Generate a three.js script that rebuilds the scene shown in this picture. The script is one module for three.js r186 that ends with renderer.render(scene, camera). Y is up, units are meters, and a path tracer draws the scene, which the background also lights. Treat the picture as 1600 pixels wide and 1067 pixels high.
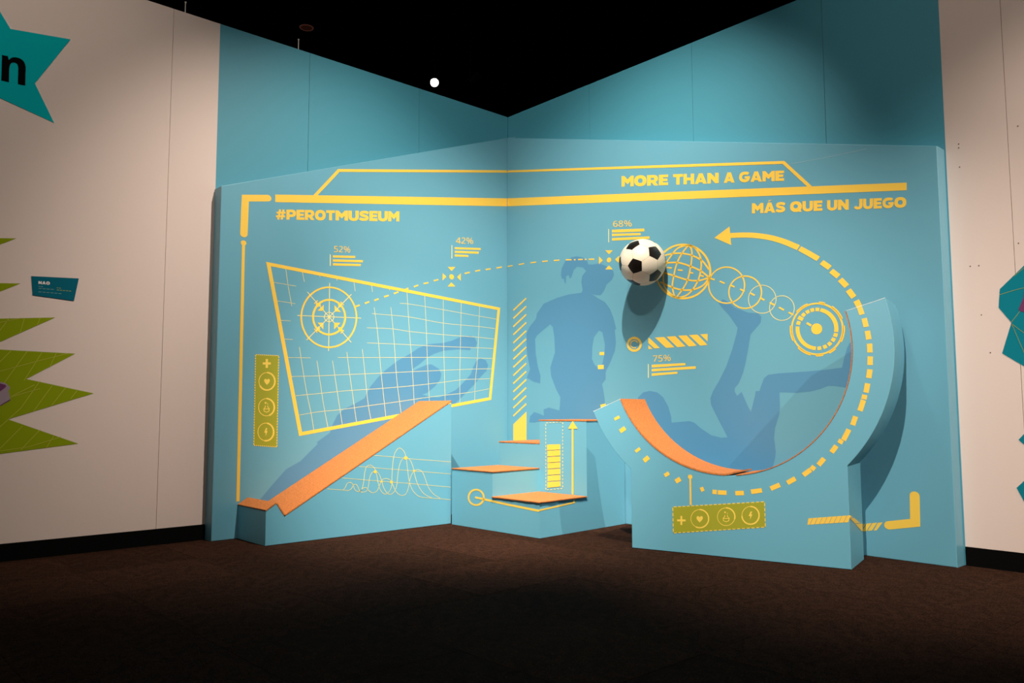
import * as THREE from 'three';
import { mergeGeometries } from 'three/addons/utils/BufferGeometryUtils.js';
import { RoundedBoxGeometry } from 'three/addons/geometries/RoundedBoxGeometry.js';
import { FontLoader } from 'three/addons/loaders/FontLoader.js';
import { RectAreaLightUniformsLib } from 'three/addons/lights/RectAreaLightUniformsLib.js';
RectAreaLightUniformsLib.init();

// ---------------------------------------------------------------- camera, lamps, exposure
// metres, y up; the corner of the two mural panels is the origin, x runs along the right wall, z along the left wall
const scene = new THREE.Scene();
scene.background = new THREE.Color(0x000000);
const camera = new THREE.PerspectiveCamera(46.031, 1600 / 1067, 0.05, 60);
camera.up.set(0.06478686, 0.99636948, 0.0552315);
camera.position.set(6.3393, 1.02, 5.6776);
camera.lookAt(2.5737, 1.454, 2.2657);
const renderer = new THREE.WebGLRenderer({ antialias: true });
renderer.toneMapping = THREE.LinearToneMapping;
renderer.toneMappingExposure = 0.85;
renderer.shadowMap.enabled = true;
renderer.shadowMap.type = THREE.PCFSoftShadowMap;

const WARM = [1, 0.88, 0.76];
// track spotlights over the corner: position, aim, candela, half cone angle in degrees, penumbra, lamp radius in metres
const SPOTS = [
  { at: [3.66, 5.9, 2.7], aim: [1.3, 1.1, 0], cd: 138, cone: 32.5, soft: 1, size: 0.03, label: 'black track spotlight aimed at the football on the right panel' },
  { at: [3.52, 5.9, 2.5], aim: [0, 1.1, 2.05], cd: 112, cone: 33.5, soft: 1, size: 0.03, label: 'black track spotlight aimed at the goal net on the left panel' },
  { at: [4.2, 5.9, 4.8], aim: [0.9, 0.6, 1.2], cd: 330, cone: 17, soft: 1, size: 0.04, label: 'black track spotlight aimed at the steps in the corner' },
  { at: [4.5, 5.9, 4.9], aim: [0.3, 3.6, 0.1], cd: 74, cone: 25, soft: 1, size: 0.04, label: 'black track spotlight aimed high into the corner' },
  { at: [6.4, 5.9, 8.4], aim: [3.9, 0.8, 0.3], cd: 290, cone: 13.5, soft: 1, size: 0.03, label: 'black track spotlight hung behind the viewer, aimed at the curved ramp' },
  { at: [8.6, 5.9, 1.75], aim: [4.6, 1.3, 0.2], cd: 165, cone: 20, soft: 1, size: 0.03, label: 'black track spotlight aimed along the right white wall' },
  { at: [7.6, 5.9, 8.0], aim: [4.8, 4.1, 0], cd: 70, cone: 13, soft: 1, size: 0.03, label: 'black track spotlight aimed at the top of the right wall' },
  { at: [3.6, 5.9, 5.4], aim: [0, 3.2, 4.5], cd: 28, cone: 30, soft: 1, size: 0.03, label: 'black track spotlight aimed at the left white wall' },
];

// ---------------------------------------------------------------- helpers
let seed = 7;
const rnd = () => { seed = (seed * 1664525 + 1013904223) >>> 0; return seed / 4294967296; };
const used = new Map();
function numbered(name) {
  const n = used.get(name) ?? 0; used.set(name, n + 1);
  return n ? `${name}_${String(n).padStart(3, '0')}` : name;
}
function mesh(name, geometry, material, parent) {
  const m = new THREE.Mesh(geometry, material);
  m.name = parent === scene ? numbered(name) : childName(parent, name);
  m.castShadow = m.receiveShadow = true;
  parent.add(m);
  return m;
}
function childName(parent, name) {
  let n = 0; for (const c of parent.children) if (c.name === name || c.name.startsWith(name + '_0')) n++;
  return n ? `${name}_${String(n).padStart(3, '0')}` : name;
}
function group(name, parent = scene, [x, y, z] = [0, 0, 0]) {
  const g = new THREE.Group(); g.name = parent === scene ? numbered(name) : childName(parent, name);
  g.position.set(x, y, z); parent.add(g); return g;
}
function tag(o, label, category, grouped) { Object.assign(o.userData, { label, category }); if (grouped) o.userData.group = grouped; return o; }
function structure(o) { o.userData.kind = 'structure'; return o; }
function box(x0, x1, y0, y1, z0, z1, r = 0) {
  const g = r ? new RoundedBoxGeometry(x1 - x0, y1 - y0, z1 - z0, 2, r) : new THREE.BoxGeometry(x1 - x0, y1 - y0, z1 - z0);
  g.translate((x0 + x1) / 2, (y0 + y1) / 2, (z0 + z1) / 2); return g.index ? g : g;
}
const V2 = (a) => new THREE.Vector2(a[0], a[1]);
const shapeOf = (pts) => new THREE.Shape(pts.map(V2));
// a prism: outline in (u, v), pushed from w0 to w1; map turns (u, v, w) into a point
function prism(outline, w0, w1, map, bevel = 0) {
  const g = new THREE.ExtrudeGeometry(outline.isShape ? outline : shapeOf(outline), bevel
    ? { depth: w1 - w0 - 2 * bevel, bevelEnabled: true, bevelThickness: bevel, bevelSize: bevel, bevelOffset: -bevel, bevelSegments: 2, curveSegments: 8 }
    : { depth: w1 - w0, bevelEnabled: false, curveSegments: 8 });
  const p = g.attributes.position;
  for (let i = 0; i < p.count; i++) { const q = map(p.getX(i), p.getY(i), p.getZ(i) + w0 + bevel); p.setXYZ(i, q[0], q[1], q[2]); }
  flipIfInsideOut(g); g.computeVertexNormals(); return g;
}
function flipIfInsideOut(g) {
  const p = g.attributes.position, a = new THREE.Vector3(), b = new THREE.Vector3(), c = new THREE.Vector3(); let v = 0;
  for (let i = 0; i < p.count; i += 3) { a.fromBufferAttribute(p, i); b.fromBufferAttribute(p, i + 1); c.fromBufferAttribute(p, i + 2); v += a.dot(b.cross(c)); }
  if (v < 0) for (let i = 0; i < p.count; i += 3) for (const at of Object.values(g.attributes)) for (let k = 0; k < at.itemSize; k++) {
    const s = at.array[(i + 1) * at.itemSize + k]; at.array[(i + 1) * at.itemSize + k] = at.array[(i + 2) * at.itemSize + k]; at.array[(i + 2) * at.itemSize + k] = s;
  }
}

// ---------------------------------------------------------------- materials
function noiseTexture(n, paint, repeat, srgb) {
  const data = new Uint8Array(n * n * 4);
  for (let y = 0; y < n; y++) for (let x = 0; x < n; x++) { const c = paint(x, y); for (let k = 0; k < 3; k++) data[(y * n + x) * 4 + k] = Math.max(0, Math.min(255, c[k])); data[(y * n + x) * 4 + 3] = 255; }
  const t = new THREE.DataTexture(data, n, n); t.wrapS = t.wrapT = THREE.RepeatWrapping; t.magFilter = THREE.LinearFilter; t.minFilter = THREE.LinearMipmapLinearFilter; t.generateMipmaps = true;
  if (srgb) t.colorSpace = THREE.SRGBColorSpace; t.repeat.set(repeat, repeat); t.needsUpdate = true; return t;
}
function lattice(n) { const a = new Float32Array(n * n).map(() => rnd()); return (u, v) => { const x = ((u % n) + n) % n, y = ((v % n) + n) % n, i = Math.floor(x), j = Math.floor(y), f = x - i, g = y - j, s = f * f * (3 - 2 * f), t = g * g * (3 - 2 * g), at = (p, q) => a[((q + n) % n) * n + ((p + n) % n)]; return (at(i, j) * (1 - s) + at(i + 1, j) * s) * (1 - t) + (at(i, j + 1) * (1 - s) + at(i + 1, j + 1) * s) * t; }; }
const N16 = lattice(16), N64 = lattice(64), N128 = lattice(128);
const linear = (r, g, b) => new THREE.Color().setRGB(r, g, b);
const std = (color, roughness = 0.6, more = {}) => new THREE.MeshStandardMaterial({ color, roughness, ...more });
// painted boards: fine roller stipple and a few fillered patches
const rollerBump = noiseTexture(512, (x, y) => { const v = 90 + 60 * N128(x / 4, y / 4) + 60 * N64(x / 8 + 3, y / 8) + 40 * N16(x / 32, y / 32); return [v, v, v]; }, 0.8);
const carpetBump = noiseTexture(512, (x, y) => { const v = 255 * rnd() * 0.6 + 100 * N128(x / 4, y / 4); return [v, v, v]; }, 2);
const carpetColour = noiseTexture(512, (x, y) => { const v = 120 + 110 * (rnd() - 0.5) + 90 * (N128(x / 4, y / 4) - 0.5) + 30 * (N16(x / 32, y / 32) - 0.5); return [v, v * 0.97, v * 0.94]; }, 2, true);
const corkColour = noiseTexture(512, (x, y) => { const v = 222 + 46 * (N64(x / 8, y / 1.6) - 0.5) + 40 * (N128(x / 4, y / 4) - 0.5) + 26 * (rnd() - 0.5); return [v + 6, v, v - 12]; }, 1.6, true);
const BLUE = linear(0.125, 0.36, 0.475), YELLOW = linear(0.89, 0.575, 0.072);
const matt = (color, more = {}) => new THREE.MeshPhysicalMaterial({ color, roughness: 1, specularIntensity: 0.08, ...more });
const M = {
  wallBlue: std(linear(0.06, 0.29, 0.39), 0.55, { bumpMap: rollerBump, bumpScale: 0.0006 }),
  wallWhite: std(linear(0.72, 0.585, 0.53), 0.6, { bumpMap: rollerBump, bumpScale: 0.0005 }),
  panel: std(BLUE, 0.42, { bumpMap: rollerBump, bumpScale: 0.0002 }),
  block: std(linear(0.13, 0.39, 0.515), 0.45),
  shadowGap: matt(linear(0.006, 0.006, 0.006)),
  black: matt(linear(0.003, 0.003, 0.003)),
  ceiling: matt(linear(0.002, 0.002, 0.002)),
  yellow: std(YELLOW, 0.45), thinYellow: std(linear(0.78, 0.68, 0.26), 0.5),
  silhouette: std(linear(0.078, 0.25, 0.42), 0.45),
  badge: std(linear(0.33, 0.34, 0.022), 0.5), badgeLine: std(linear(0.86, 0.62, 0.10), 0.5),
  cork: std(linear(0.67, 0.225, 0.05), 0.75, { map: corkColour, bumpMap: carpetBump, bumpScale: 0.0006 }),
  corkEdge: std(linear(0.10, 0.045, 0.03), 0.9),
  ballWhite: std(linear(0.80, 0.72, 0.57), 0.36), ballBlack: std(linear(0.006, 0.004, 0.003), 0.34), ballCore: std(linear(0.03, 0.025, 0.02), 0.8),
  teal: matt(linear(0.002, 0.42, 0.46)), navyTeal: matt(linear(0.005, 0.115, 0.17)), tealRight: matt(linear(0.006, 0.19, 0.25)),
  green: matt(linear(0.235, 0.30, 0.006)), greenLine: std(linear(0.42, 0.40, 0.03), 0.5), tealLine: std(linear(0.16, 0.24, 0.10), 0.5),
  ink: matt(linear(0.003, 0.003, 0.003)), paleInk: std(linear(0.75, 0.72, 0.70), 0.5), dimInk: std(linear(0.10, 0.26, 0.27), 0.5), greenInk: std(linear(0.20, 0.30, 0.10), 0.5),
  mauve: std(linear(0.30, 0.22, 0.26), 0.5), plum: std(linear(0.13, 0.02, 0.10), 0.5), pale: std(linear(0.62, 0.58, 0.54), 0.5),
  crease: std(linear(0.30, 0.50, 0.56), 0.4), rawEdge: std(linear(0.62, 0.72, 0.74), 0.5),
  steel: std(linear(0.55, 0.52, 0.5), 0.4, { metalness: 0.6 }), can: matt(linear(0.002, 0.002, 0.002)),
};
for (const k of ['yellow', 'thinYellow', 'silhouette', 'badge', 'badgeLine', 'green', 'greenLine', 'teal', 'tealLine', 'navyTeal', 'tealRight', 'ink', 'paleInk', 'dimInk', 'greenInk', 'mauve', 'plum', 'pale']) M[k].side = THREE.DoubleSide;
const tileTones = [0.8, 0.92, 1.0, 1.1].map((k) => matt(linear(0.17 * k, 0.078 * k, 0.047 * k), { map: carpetColour, bumpMap: carpetBump, bumpScale: 0.004 }));

// ---------------------------------------------------------------- flat print: filled outlines and stroked lines on a painted face
// a face is { map(u, v, lift), k }: k is how much the artwork was squeezed along the wall, so that strokes keep an even look
class Print {
  constructor(face) { this.face = face; this.p = []; this.layer = 0; this.step = 0.00012; }
  tri(a, b, c) { const z = this.layer; this.p.push([a[0], a[1], z], [b[0], b[1], z], [c[0], c[1], z]); return this; }
  fill(outline, ...holes) {
    this.layer += this.step;                                              // overlapping strokes of one sticker lie on each other
    const open = (q) => { const a = q.map(V2); if (a[0].distanceTo(a[a.length - 1]) < 1e-7) a.pop(); return a; }, c = open(outline), h = holes.map(open);
    if (!THREE.ShapeUtils.isClockWise(c) === false) c.reverse();
    h.forEach((q) => { if (!THREE.ShapeUtils.isClockWise(q)) q.reverse(); });
    const all = [...c, ...h.flat()];
    for (const [i, j, k] of THREE.ShapeUtils.triangulateShape(c, h)) this.tri(all[i].toArray(), all[j].toArray(), all[k].toArray());
    return this;
  }
  line(pts, width, { closed = false, round = false } = {}) {
    this.layer += this.step;
    const k = this.face.k, q = pts.map(([u, v]) => [u * k, v]), n = q.length, L = [], R = [];
    const dir = (a, b) => { const x = b[0] - a[0], y = b[1] - a[1], l = Math.hypot(x, y) || 1; return [x / l, y / l]; };
    for (let i = 0; i < n; i++) {
      const a = closed ? q[(i + n - 1) % n] : q[Math.max(0, i - 1)], b = closed ? q[(i + 1) % n] : q[Math.min(n - 1, i + 1)];
      const d1 = i || closed ? dir(a, q[i]) : dir(q[i], b), d2 = i < n - 1 || closed ? dir(q[i], b) : d1;
      let nx = -(d1[1] + d2[1]), ny = d1[0] + d2[0]; const l = Math.hypot(nx, ny) || 1; nx /= l; ny /= l;
      const m = Math.min(2.2, 1 / Math.max(0.3, nx * -d1[1] + ny * d1[0])) * width / 2;
      L.push([(q[i][0] + nx * m) / k, q[i][1] + ny * m]); R.push([(q[i][0] - nx * m) / k, q[i][1] - ny * m]);
    }
    for (let i = 0; i < (closed ? n : n - 1); i++) { const j = (i + 1) % n; this.tri(L[i], R[i], R[j]).tri(L[i], R[j], L[j]); }
    if (round) for (const e of [pts[0], pts[n - 1]]) this.disc(e, width / 2);
    return this;
  }
  disc([u, v], r) { this.layer += this.step; const k = this.face.k, n = 24; for (let i = 0; i < n; i++) { const a = i / n * 2 * Math.PI, b = (i + 1) / n * 2 * Math.PI; this.tri([u, v], [u + Math.cos(a) * r / k, v + Math.sin(a) * r], [u + Math.cos(b) * r / k, v + Math.sin(b) * r]); } return this; }
  build(name, material, parent, lift = 0.001) {
    const n = this.p.length, pos = new Float32Array(n * 3), uv = new Float32Array(n * 2);
    for (let i = 0; i < n; i += 3) {
      const t = [this.p[i], this.p[i + 1], this.p[i + 2]], w = t.map((a) => this.face.map(a[0], a[1], lift + a[2])), out = this.face.out;
      const e1 = [0, 1, 2].map((k) => w[1][k] - w[0][k]), e2 = [0, 1, 2].map((k) => w[2][k] - w[0][k]);
      const s = (e1[1] * e2[2] - e1[2] * e2[1]) * out[0] + (e1[2] * e2[0] - e1[0] * e2[2]) * out[1] + (e1[0] * e2[1] - e1[1] * e2[0]) * out[2];
      const o = s < 0 ? [0, 2, 1] : [0, 1, 2];
      o.forEach((k, j) => { pos.set(w[k], (i + j) * 3); uv.set([t[k][0], t[k][1]], (i + j) * 2); });
    }
    const g = new THREE.BufferGeometry(); g.setAttribute('position', new THREE.BufferAttribute(pos, 3)); g.setAttribute('uv', new THREE.BufferAttribute(uv, 2)); g.computeVertexNormals();
    return mesh(name, g, material, parent);
  }
}
// smooth line through points (Catmull-Rom)
const smooth = (pts, n = 6, closed = false) => new THREE.CatmullRomCurve3(pts.map((a) => new THREE.Vector3(a[0], a[1], 0)), closed, 'centripetal').getPoints(pts.length * n).map((v) => [v.x, v.y]).slice(0, closed ? -1 : undefined);
// ellipse given as [centre, half axis towards the right, half axis upwards]; r scales it, angles in degrees
const arc = ([c, a, b], r = 1, from = 0, to = 360, n = 64) => { const full = to - from === 360, out = []; for (let i = 0; i < (full ? n : n + 1); i++) { const t = (from + (to - from) * i / n) * Math.PI / 180; out.push([c[0] + r * (a[0] * Math.cos(t) + b[0] * Math.sin(t)), c[1] + r * (a[1] * Math.cos(t) + b[1] * Math.sin(t))]); } return out; };
const at = ([c, a, b], x, y) => [c[0] + a[0] * x + b[0] * y, c[1] + a[1] * x + b[1] * y];          // unit square round an ellipse -> face
const quad = ([bl, br, tr, tl]) => (x, y) => [0, 1].map((k) => (bl[k] * (1 - x) + br[k] * x) * (1 - y) + (tl[k] * (1 - x) + tr[k] * x) * y);

// heavy wide display capitals, drawn on a body 1 high: { w, fills: [[outline, ...holes]], strokes: [[points, width]] }
const bez = (p, n = 10) => { const out = []; for (let i = 0; i + 3 < p.length; i += 3) for (let k = i ? 1 : 0; k <= n; k++) { const t = k / n, s = 1 - t; out.push([0, 1].map((c) => s * s * s * p[i][c] + 3 * s * s * t * p[i + 1][c] + 3 * s * t * t * p[i + 2][c] + t * t * t * p[i + 3][c])); } return out; };
const oval = (cx, cy, rx, ry, e = 2.3, n = 28) => Array.from({ length: n }, (_, i) => { const t = i / n * 2 * Math.PI, c = Math.cos(t), s = Math.sin(t); return [cx + rx * Math.sign(c) * Math.abs(c) ** (2 / e), cy + ry * Math.sign(s) * Math.abs(s) ** (2 / e)]; });
const GLYPH = {
  E: { w: 0.80, fills: [[[[0, 0], [0.8, 0], [0.8, 0.26], [0.34, 0.26], [0.34, 0.38], [0.74, 0.38], [0.74, 0.62], [0.34, 0.62], [0.34, 0.74], [0.8, 0.74], [0.8, 1], [0, 1]]]] },
  M: { w: 1.14, fills: [[[[0, 0], [0.31, 0], [0.31, 0.47], [0.57, 0.2], [0.83, 0.47], [0.83, 0], [1.14, 0], [1.14, 1], [0.87, 1], [0.57, 0.66], [0.27, 1], [0, 1]]]] },
  A: { w: 1.1, fills: [[[[0, 0], [0.33, 0], [0.39, 0.16], [0.71, 0.16], [0.77, 0], [1.1, 0], [0.72, 1], [0.38, 1]], [[0.46, 0.37], [0.64, 0.37], [0.55, 0.62]]]] },
  N: { w: 1.0, fills: [[[[0, 0], [0.31, 0], [0.31, 0.48], [0.7, 0], [1, 0], [1, 1], [0.69, 1], [0.69, 0.54], [0.3, 1], [0, 1]]]] },
  T: { w: 0.94, fills: [[[[0.31, 0], [0.63, 0], [0.63, 0.73], [0.94, 0.73], [0.94, 1], [0, 1], [0, 0.73], [0.31, 0.73]]]] },
  H: { w: 1.0, fills: [[[[0, 0], [0.32, 0], [0.32, 0.37], [0.68, 0.37], [0.68, 0], [1, 0], [1, 1], [0.68, 1], [0.68, 0.63], [0.32, 0.63], [0.32, 1], [0, 1]]]] },
  U: { w: 0.98, fills: [[[[0, 1], [0, 0.42], ...bez([[0, 0.42], [0, 0.12], [0.2, -0.02], [0.49, -0.02], [0.78, -0.02], [0.98, 0.12], [0.98, 0.42]]).slice(1), [0.98, 1], [0.66, 1], [0.66, 0.42], ...bez([[0.66, 0.42], [0.66, 0.3], [0.6, 0.25], [0.49, 0.25], [0.38, 0.25], [0.32, 0.3], [0.32, 0.42]]).slice(1), [0.32, 1]]]] },
  J: { w: 0.86, fills: [[[[0.54, 1], [0.86, 1], [0.86, 0.4], ...bez([[0.86, 0.4], [0.86, 0.12], [0.68, -0.02], [0.42, -0.02], [0.22, -0.02], [0.08, 0.06], [0, 0.2]]).slice(1), [0.22, 0.36], ...bez([[0.22, 0.36], [0.28, 0.28], [0.34, 0.25], [0.41, 0.25], [0.5, 0.25], [0.54, 0.3], [0.54, 0.4]]).slice(1)]]] },
  P: { w: 0.96, fills: [[[[0, 0], [0.32, 0], [0.32, 0.27], [0.56, 0.27], ...bez([[0.56, 0.27], [0.82, 0.27], [0.96, 0.42], [0.96, 0.635], [0.96, 0.86], [0.82, 1], [0.56, 1]]).slice(1), [0, 1]], [[0.32, 0.53], [0.53, 0.53], [0.62, 0.57], [0.64, 0.635], [0.62, 0.7], [0.53, 0.74], [0.32, 0.74]]]] },
  R: { w: 1.0, fills: [[[[0, 0], [0.32, 0], [0.32, 0.27], [0.44, 0.27], [0.62, 0], [1, 0], [0.76, 0.34], ...bez([[0.76, 0.34], [0.9, 0.4], [0.97, 0.5], [0.97, 0.65], [0.97, 0.87], [0.82, 1], [0.56, 1]]).slice(1), [0, 1]], [[0.32, 0.53], [0.53, 0.53], [0.62, 0.57], [0.64, 0.635], [0.62, 0.7], [0.53, 0.74], [0.32, 0.74]]]] },
  O: { w: 1.12, fills: [[oval(0.56, 0.5, 0.56, 0.52), oval(0.56, 0.5, 0.22, 0.22)]] },
  Q: { w: 1.12, fills: [[oval(0.56, 0.5, 0.56, 0.52), oval(0.54, 0.53, 0.2, 0.19)], [[[0.6, 0.34], [0.84, -0.02], [1.12, -0.02], [0.82, 0.42]]]] },
  G: { w: 1.08, strokes: [[bez([[0.93, 0.78], [0.84, 0.87], [0.74, 0.87], [0.58, 0.87], [0.3, 0.87], [0.16, 0.72], [0.16, 0.5], [0.16, 0.28], [0.3, 0.13], [0.58, 0.13], [0.76, 0.13], [0.9, 0.22], [0.92, 0.42]]), 0.29]], fills: [[[[0.56, 0.34], [1.08, 0.34], [1.08, 0.57], [0.56, 0.57]]]] },
  S: { w: 0.92, strokes: [[bez([[0.86, 0.74], [0.72, 0.87], [0.6, 0.87], [0.46, 0.87], [0.26, 0.87], [0.16, 0.8], [0.16, 0.7], [0.16, 0.56], [0.34, 0.53], [0.46, 0.5], [0.58, 0.47], [0.76, 0.44], [0.76, 0.3], [0.76, 0.2], [0.64, 0.13], [0.46, 0.13], [0.3, 0.13], [0.18, 0.14], [0.04, 0.26]]), 0.27]] },
  '#': { w: 0.98, strokes: [[[[0.22, 0], [0.42, 1]], 0.21], [[[0.56, 0], [0.76, 1]], 0.21], [[[0.07, 0.68], [0.96, 0.68]], 0.19], [[[0.02, 0.32], [0.91, 0.32]], 0.19]] },
  ' ': { w: 0.4 },
};
function letters(parent, face, material, lift, text, place, gap = 0.05) {   // place(x 0..1, y 0..1); one mesh per letter
  const total = [...text].reduce((s, c) => s + (GLYPH[c === 'Á' ? 'A' : c].w + gap), -gap); let x = 0;
  for (const ch of text) {
    const g = GLYPH[ch === 'Á' ? 'A' : ch], put = ([a, b]) => place((x + a) / total, b), print = on(face);
    for (const [outline, ...holes] of g.fills ?? []) print.fill(outline.map(put), ...holes.map((h) => h.map(put)));
    for (const [pts, w] of g.strokes ?? []) { print.layer += print.step; const s = new Print({ k: 1 }).line(pts, w); for (const q of s.p) print.p.push([...put(q), print.layer]); }
    if (ch === 'Á') print.fill([[0.42, 1.08], [0.5, 1.08], [0.78, 1.24], [0.5, 1.24]].map(put));
    if (print.p.length) print.build('letter', material, parent, lift);
    x += g.w + gap;
  }
}
const loader = new FontLoader();
const sans = await loader.loadAsync('fonts/droid/droid_sans_regular.typeface.json'), sansBold = await loader.loadAsync('fonts/droid/droid_sans_bold.typeface.json');
function typed(parent, name, face, material, lift, font, text, place) { // fits the text's box to place's unit square; one mesh per character
  const size = [1e9, -1e9, 1e9, -1e9], chars = []; let pen = 0;
  for (const ch of text) {
    const shapes = font.generateShapes(ch, 1).map((s) => s.extractPoints(6));
    for (const s of shapes) for (const list of [s.shape, ...s.holes]) for (const q of list) q.x += pen;
    for (const s of shapes) for (const q of s.shape) { size[0] = Math.min(size[0], q.x); size[1] = Math.max(size[1], q.x); size[2] = Math.min(size[2], q.y); size[3] = Math.max(size[3], q.y); }
    pen += font.data.glyphs[ch].ha / font.data.resolution; chars.push(shapes);
  }
  const put = (q) => place((q.x - size[0]) / (size[1] - size[0]), (q.y - size[2]) / (size[3] - size[2]));
  for (const shapes of chars) { const print = on(face); for (const s of shapes) print.fill(s.shape.map(put), ...s.holes.map((h) => h.map(put))); print.build(name, material, parent, lift); }
}

// ---------------------------------------------------------------- the room
const T = 0.1353;                          // panels stand this far in front of the walls
const WALL_H = 4.2673;
const SHEET = 0.0015;                     // half the joint between two wall sheets
const sheetUV = (g) => { const p = g.attributes.position, u = g.attributes.uv; for (let i = 0; i < p.count; i++) u.setXY(i, p.getX(i) + p.getZ(i), p.getY(i)); return g; };
const floor = structure(group('floor'));
mesh('floor_slab', box(-8, 13, -0.2, -0.012, -8, 13), M.black, floor);
{
  const s = 0.7293, x0 = 1.3872, z0 = 2.0196, n0 = 3, tile = [0, 1, 2].map((k) => { const g = box(-s / 2 + 0.001, s / 2 - 0.001, -0.012, 0, -s / 2 + 0.001, s / 2 - 0.001); const p = g.attributes.position, u = g.attributes.uv; for (let i = 0; i < p.count; i++) u.setXY(i, (k % 2 ? p.getX(i) : p.getZ(i)) + k * 0.37, (k % 2 ? p.getZ(i) : p.getX(i)) + k * 0.21); return g; });
  for (let i = -n0; i < 13; i++) for (let j = -n0; j < 13; j++) {
    const x = x0 + (i + 0.5) * s, z = z0 + (j + 0.5) * s; if (x < -0.6 || z < -0.6 || x > 9 || z > 9) continue;
    const m = mesh('carpet_tile', tile[Math.floor(rnd() * 3)], tileTones[Math.floor(rnd() * 4)], floor); m.position.set(x, 0, z); m.position.y = -rnd() * 0.0008;
  }
}
const ceiling = structure(mesh('ceiling', box(-8, 13, 6.4, 6.6, -8, 13), M.ceiling, scene));
structure(mesh('wall_far_left', box(-8.2, -8, -0.2, 6.6, -8, 13), M.black, scene));
structure(mesh('wall_far_right', box(-8, 13, -0.2, 6.6, -8.2, -8), M.black, scene));
structure(mesh('wall_behind', box(13, 13.2, -0.2, 6.6, -8, 13), M.black, scene));
structure(mesh('wall_near', box(-8, 13, -0.2, 6.6, 13, 13.2), M.black, scene));
const BASE_H = 0.1204;
const wallLeft = structure(group('wall_left')), wallRight = structure(group('wall_right'));
mesh('wall_core', box(-T - 0.15, -T - 0.02, 0, WALL_H - 0.004, -T - 0.15, 8.6), M.shadowGap, wallLeft);
mesh('wall_core', box(-T - 0.015, 8.6, 0, WALL_H - 0.004, -T - 0.15, -T - 0.02), M.shadowGap, wallRight);
const sheetEdge = 1.02, paintL = 3.1171, paintR = 4.3534;
for (const [a, b, m] of [[-T + 0.001, 1.069, 'wallBlue'], [1.069, 2.2868, 'wallBlue'], [2.2868, paintL, 'wallBlue', 1], [paintL, 3.4986, 'wallWhite', 2], [3.4986, 4.7124, 'wallWhite'], [4.7124, 5.9262, 'wallWhite'], [5.9262, 7.14, 'wallWhite'], [7.14, 8.6, 'wallWhite']])
  mesh('wall_sheet', sheetUV(box(-T - 0.02, -T, 0, WALL_H, a === paintL ? a : a + SHEET, b === paintL ? b : b - SHEET)), M[m], wallLeft);
for (const [a, b, m] of [[-T, 1.0832, 'wallBlue'], [1.0832, 2.3072, 'wallBlue'], [2.3072, 3.5119, 'wallBlue'], [3.5119, paintR, 'wallBlue'], [paintR, 4.7297, 'wallWhite'], [4.7297, 5.9466, 'wallWhite'], [5.9466, 7.1604, 'wallWhite'], [7.1604, 8.6, 'wallWhite']])
  mesh('wall_sheet', sheetUV(box(a === paintR ? a : a + SHEET, b === paintR ? b : b - SHEET, 0, WALL_H, -T - 0.02, -T)), M[m], wallRight);
for (const [x, y] of [[4.4687, 1.9663], [4.5209, 1.9635], [4.5207, 1.6357], [4.5617, 1.3846], [4.7912, 2.8377], [4.7572, 2.0765], [4.4366, 2.8086], [4.4354, 2.7822], [4.4353, 2.6493]])
  { const c = new THREE.CylinderGeometry(0.004, 0.004, 0.002, 8).rotateX(Math.PI / 2); c.translate(x, y, -T + 0.0004); mesh('nail_head', c, M.corkEdge, wallRight); }
structure(mesh('baseboard_left', box(-T, -T + 0.012, 0, BASE_H, 3.1263, 8.6), M.black, scene));
structure(mesh('baseboard_right', box(4.3554, 8.6, 0, BASE_H, -T, -T + 0.012), M.black, scene));

// ---------------------------------------------------------------- faces that carry print
const D = 0.5034, FRONT = [2.4393, 0.9478], E = [0.968684, -0.248297], OUT = [0.248297, 0.968684];   // curved ramp: front left foot, direction of its front, and its outward normal
const ringPoint = (u, v, w) => [FRONT[0] + E[0] * u + OUT[0] * w, v, FRONT[1] + E[1] * u + OUT[1] * w];
const RING_L = 1.5242;
const S0 = [0.5457, 1.1623], SE = [0.999877, -0.015698], SI = [-0.059892, -0.998205];   // steps: front left foot, along the front, and inwards
const SM = [1.0588, 0.5579], SR = [1.6595, 1.145];
const F = {
  left: { k: 0.877, out: [1, 0, 0], map: (u, v, l) => [l, v, u] },
  right: { k: 0.868, out: [0, 0, 1], map: (u, v, l) => [u, v, l] },
  wallLeft: { k: 1.1, out: [1, 0, 0], map: (u, v, l) => [-T + l, v, u] },
  wallRight: { k: 1.13, out: [0, 0, 1], map: (u, v, l) => [u, v, -T + l] },
  wedge: { k: 0.846, out: [1, 0, 0], map: (u, v, l) => [D + l, v, u] },
  ring: { k: 0.981, out: [OUT[0], 0, OUT[1]], map: (u, v, l) => ringPoint(u, v, l) },
  ringSide: { k: 0.226, out: [E[0], 0, E[1]], map: (u, v, l) => ringPoint(RING_L + l, v, -u) },
  stepFront: { k: 0.666, out: [-SE[1], 0, SE[0]], map: (u, v, l) => [S0[0] + SE[0] * u - SE[1] * l, v, S0[1] + SE[1] * u + SE[0] * l] },
  stepBack: { k: 0.729, out: [-SE[1], 0, SE[0]], map: (u, v, l) => [SM[0] + SE[0] * u - SE[1] * l, v, SM[1] + SE[1] * u + SE[0] * l] },
  stepSide: { k: 0.637, out: [-SI[1], 0, SI[0]], map: (u, v, l) => [SR[0] + SI[0] * u - SI[1] * l, v, SR[1] + SI[1] * u + SI[0] * l] },
};
const on = (face) => new Print(F[face]);

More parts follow.
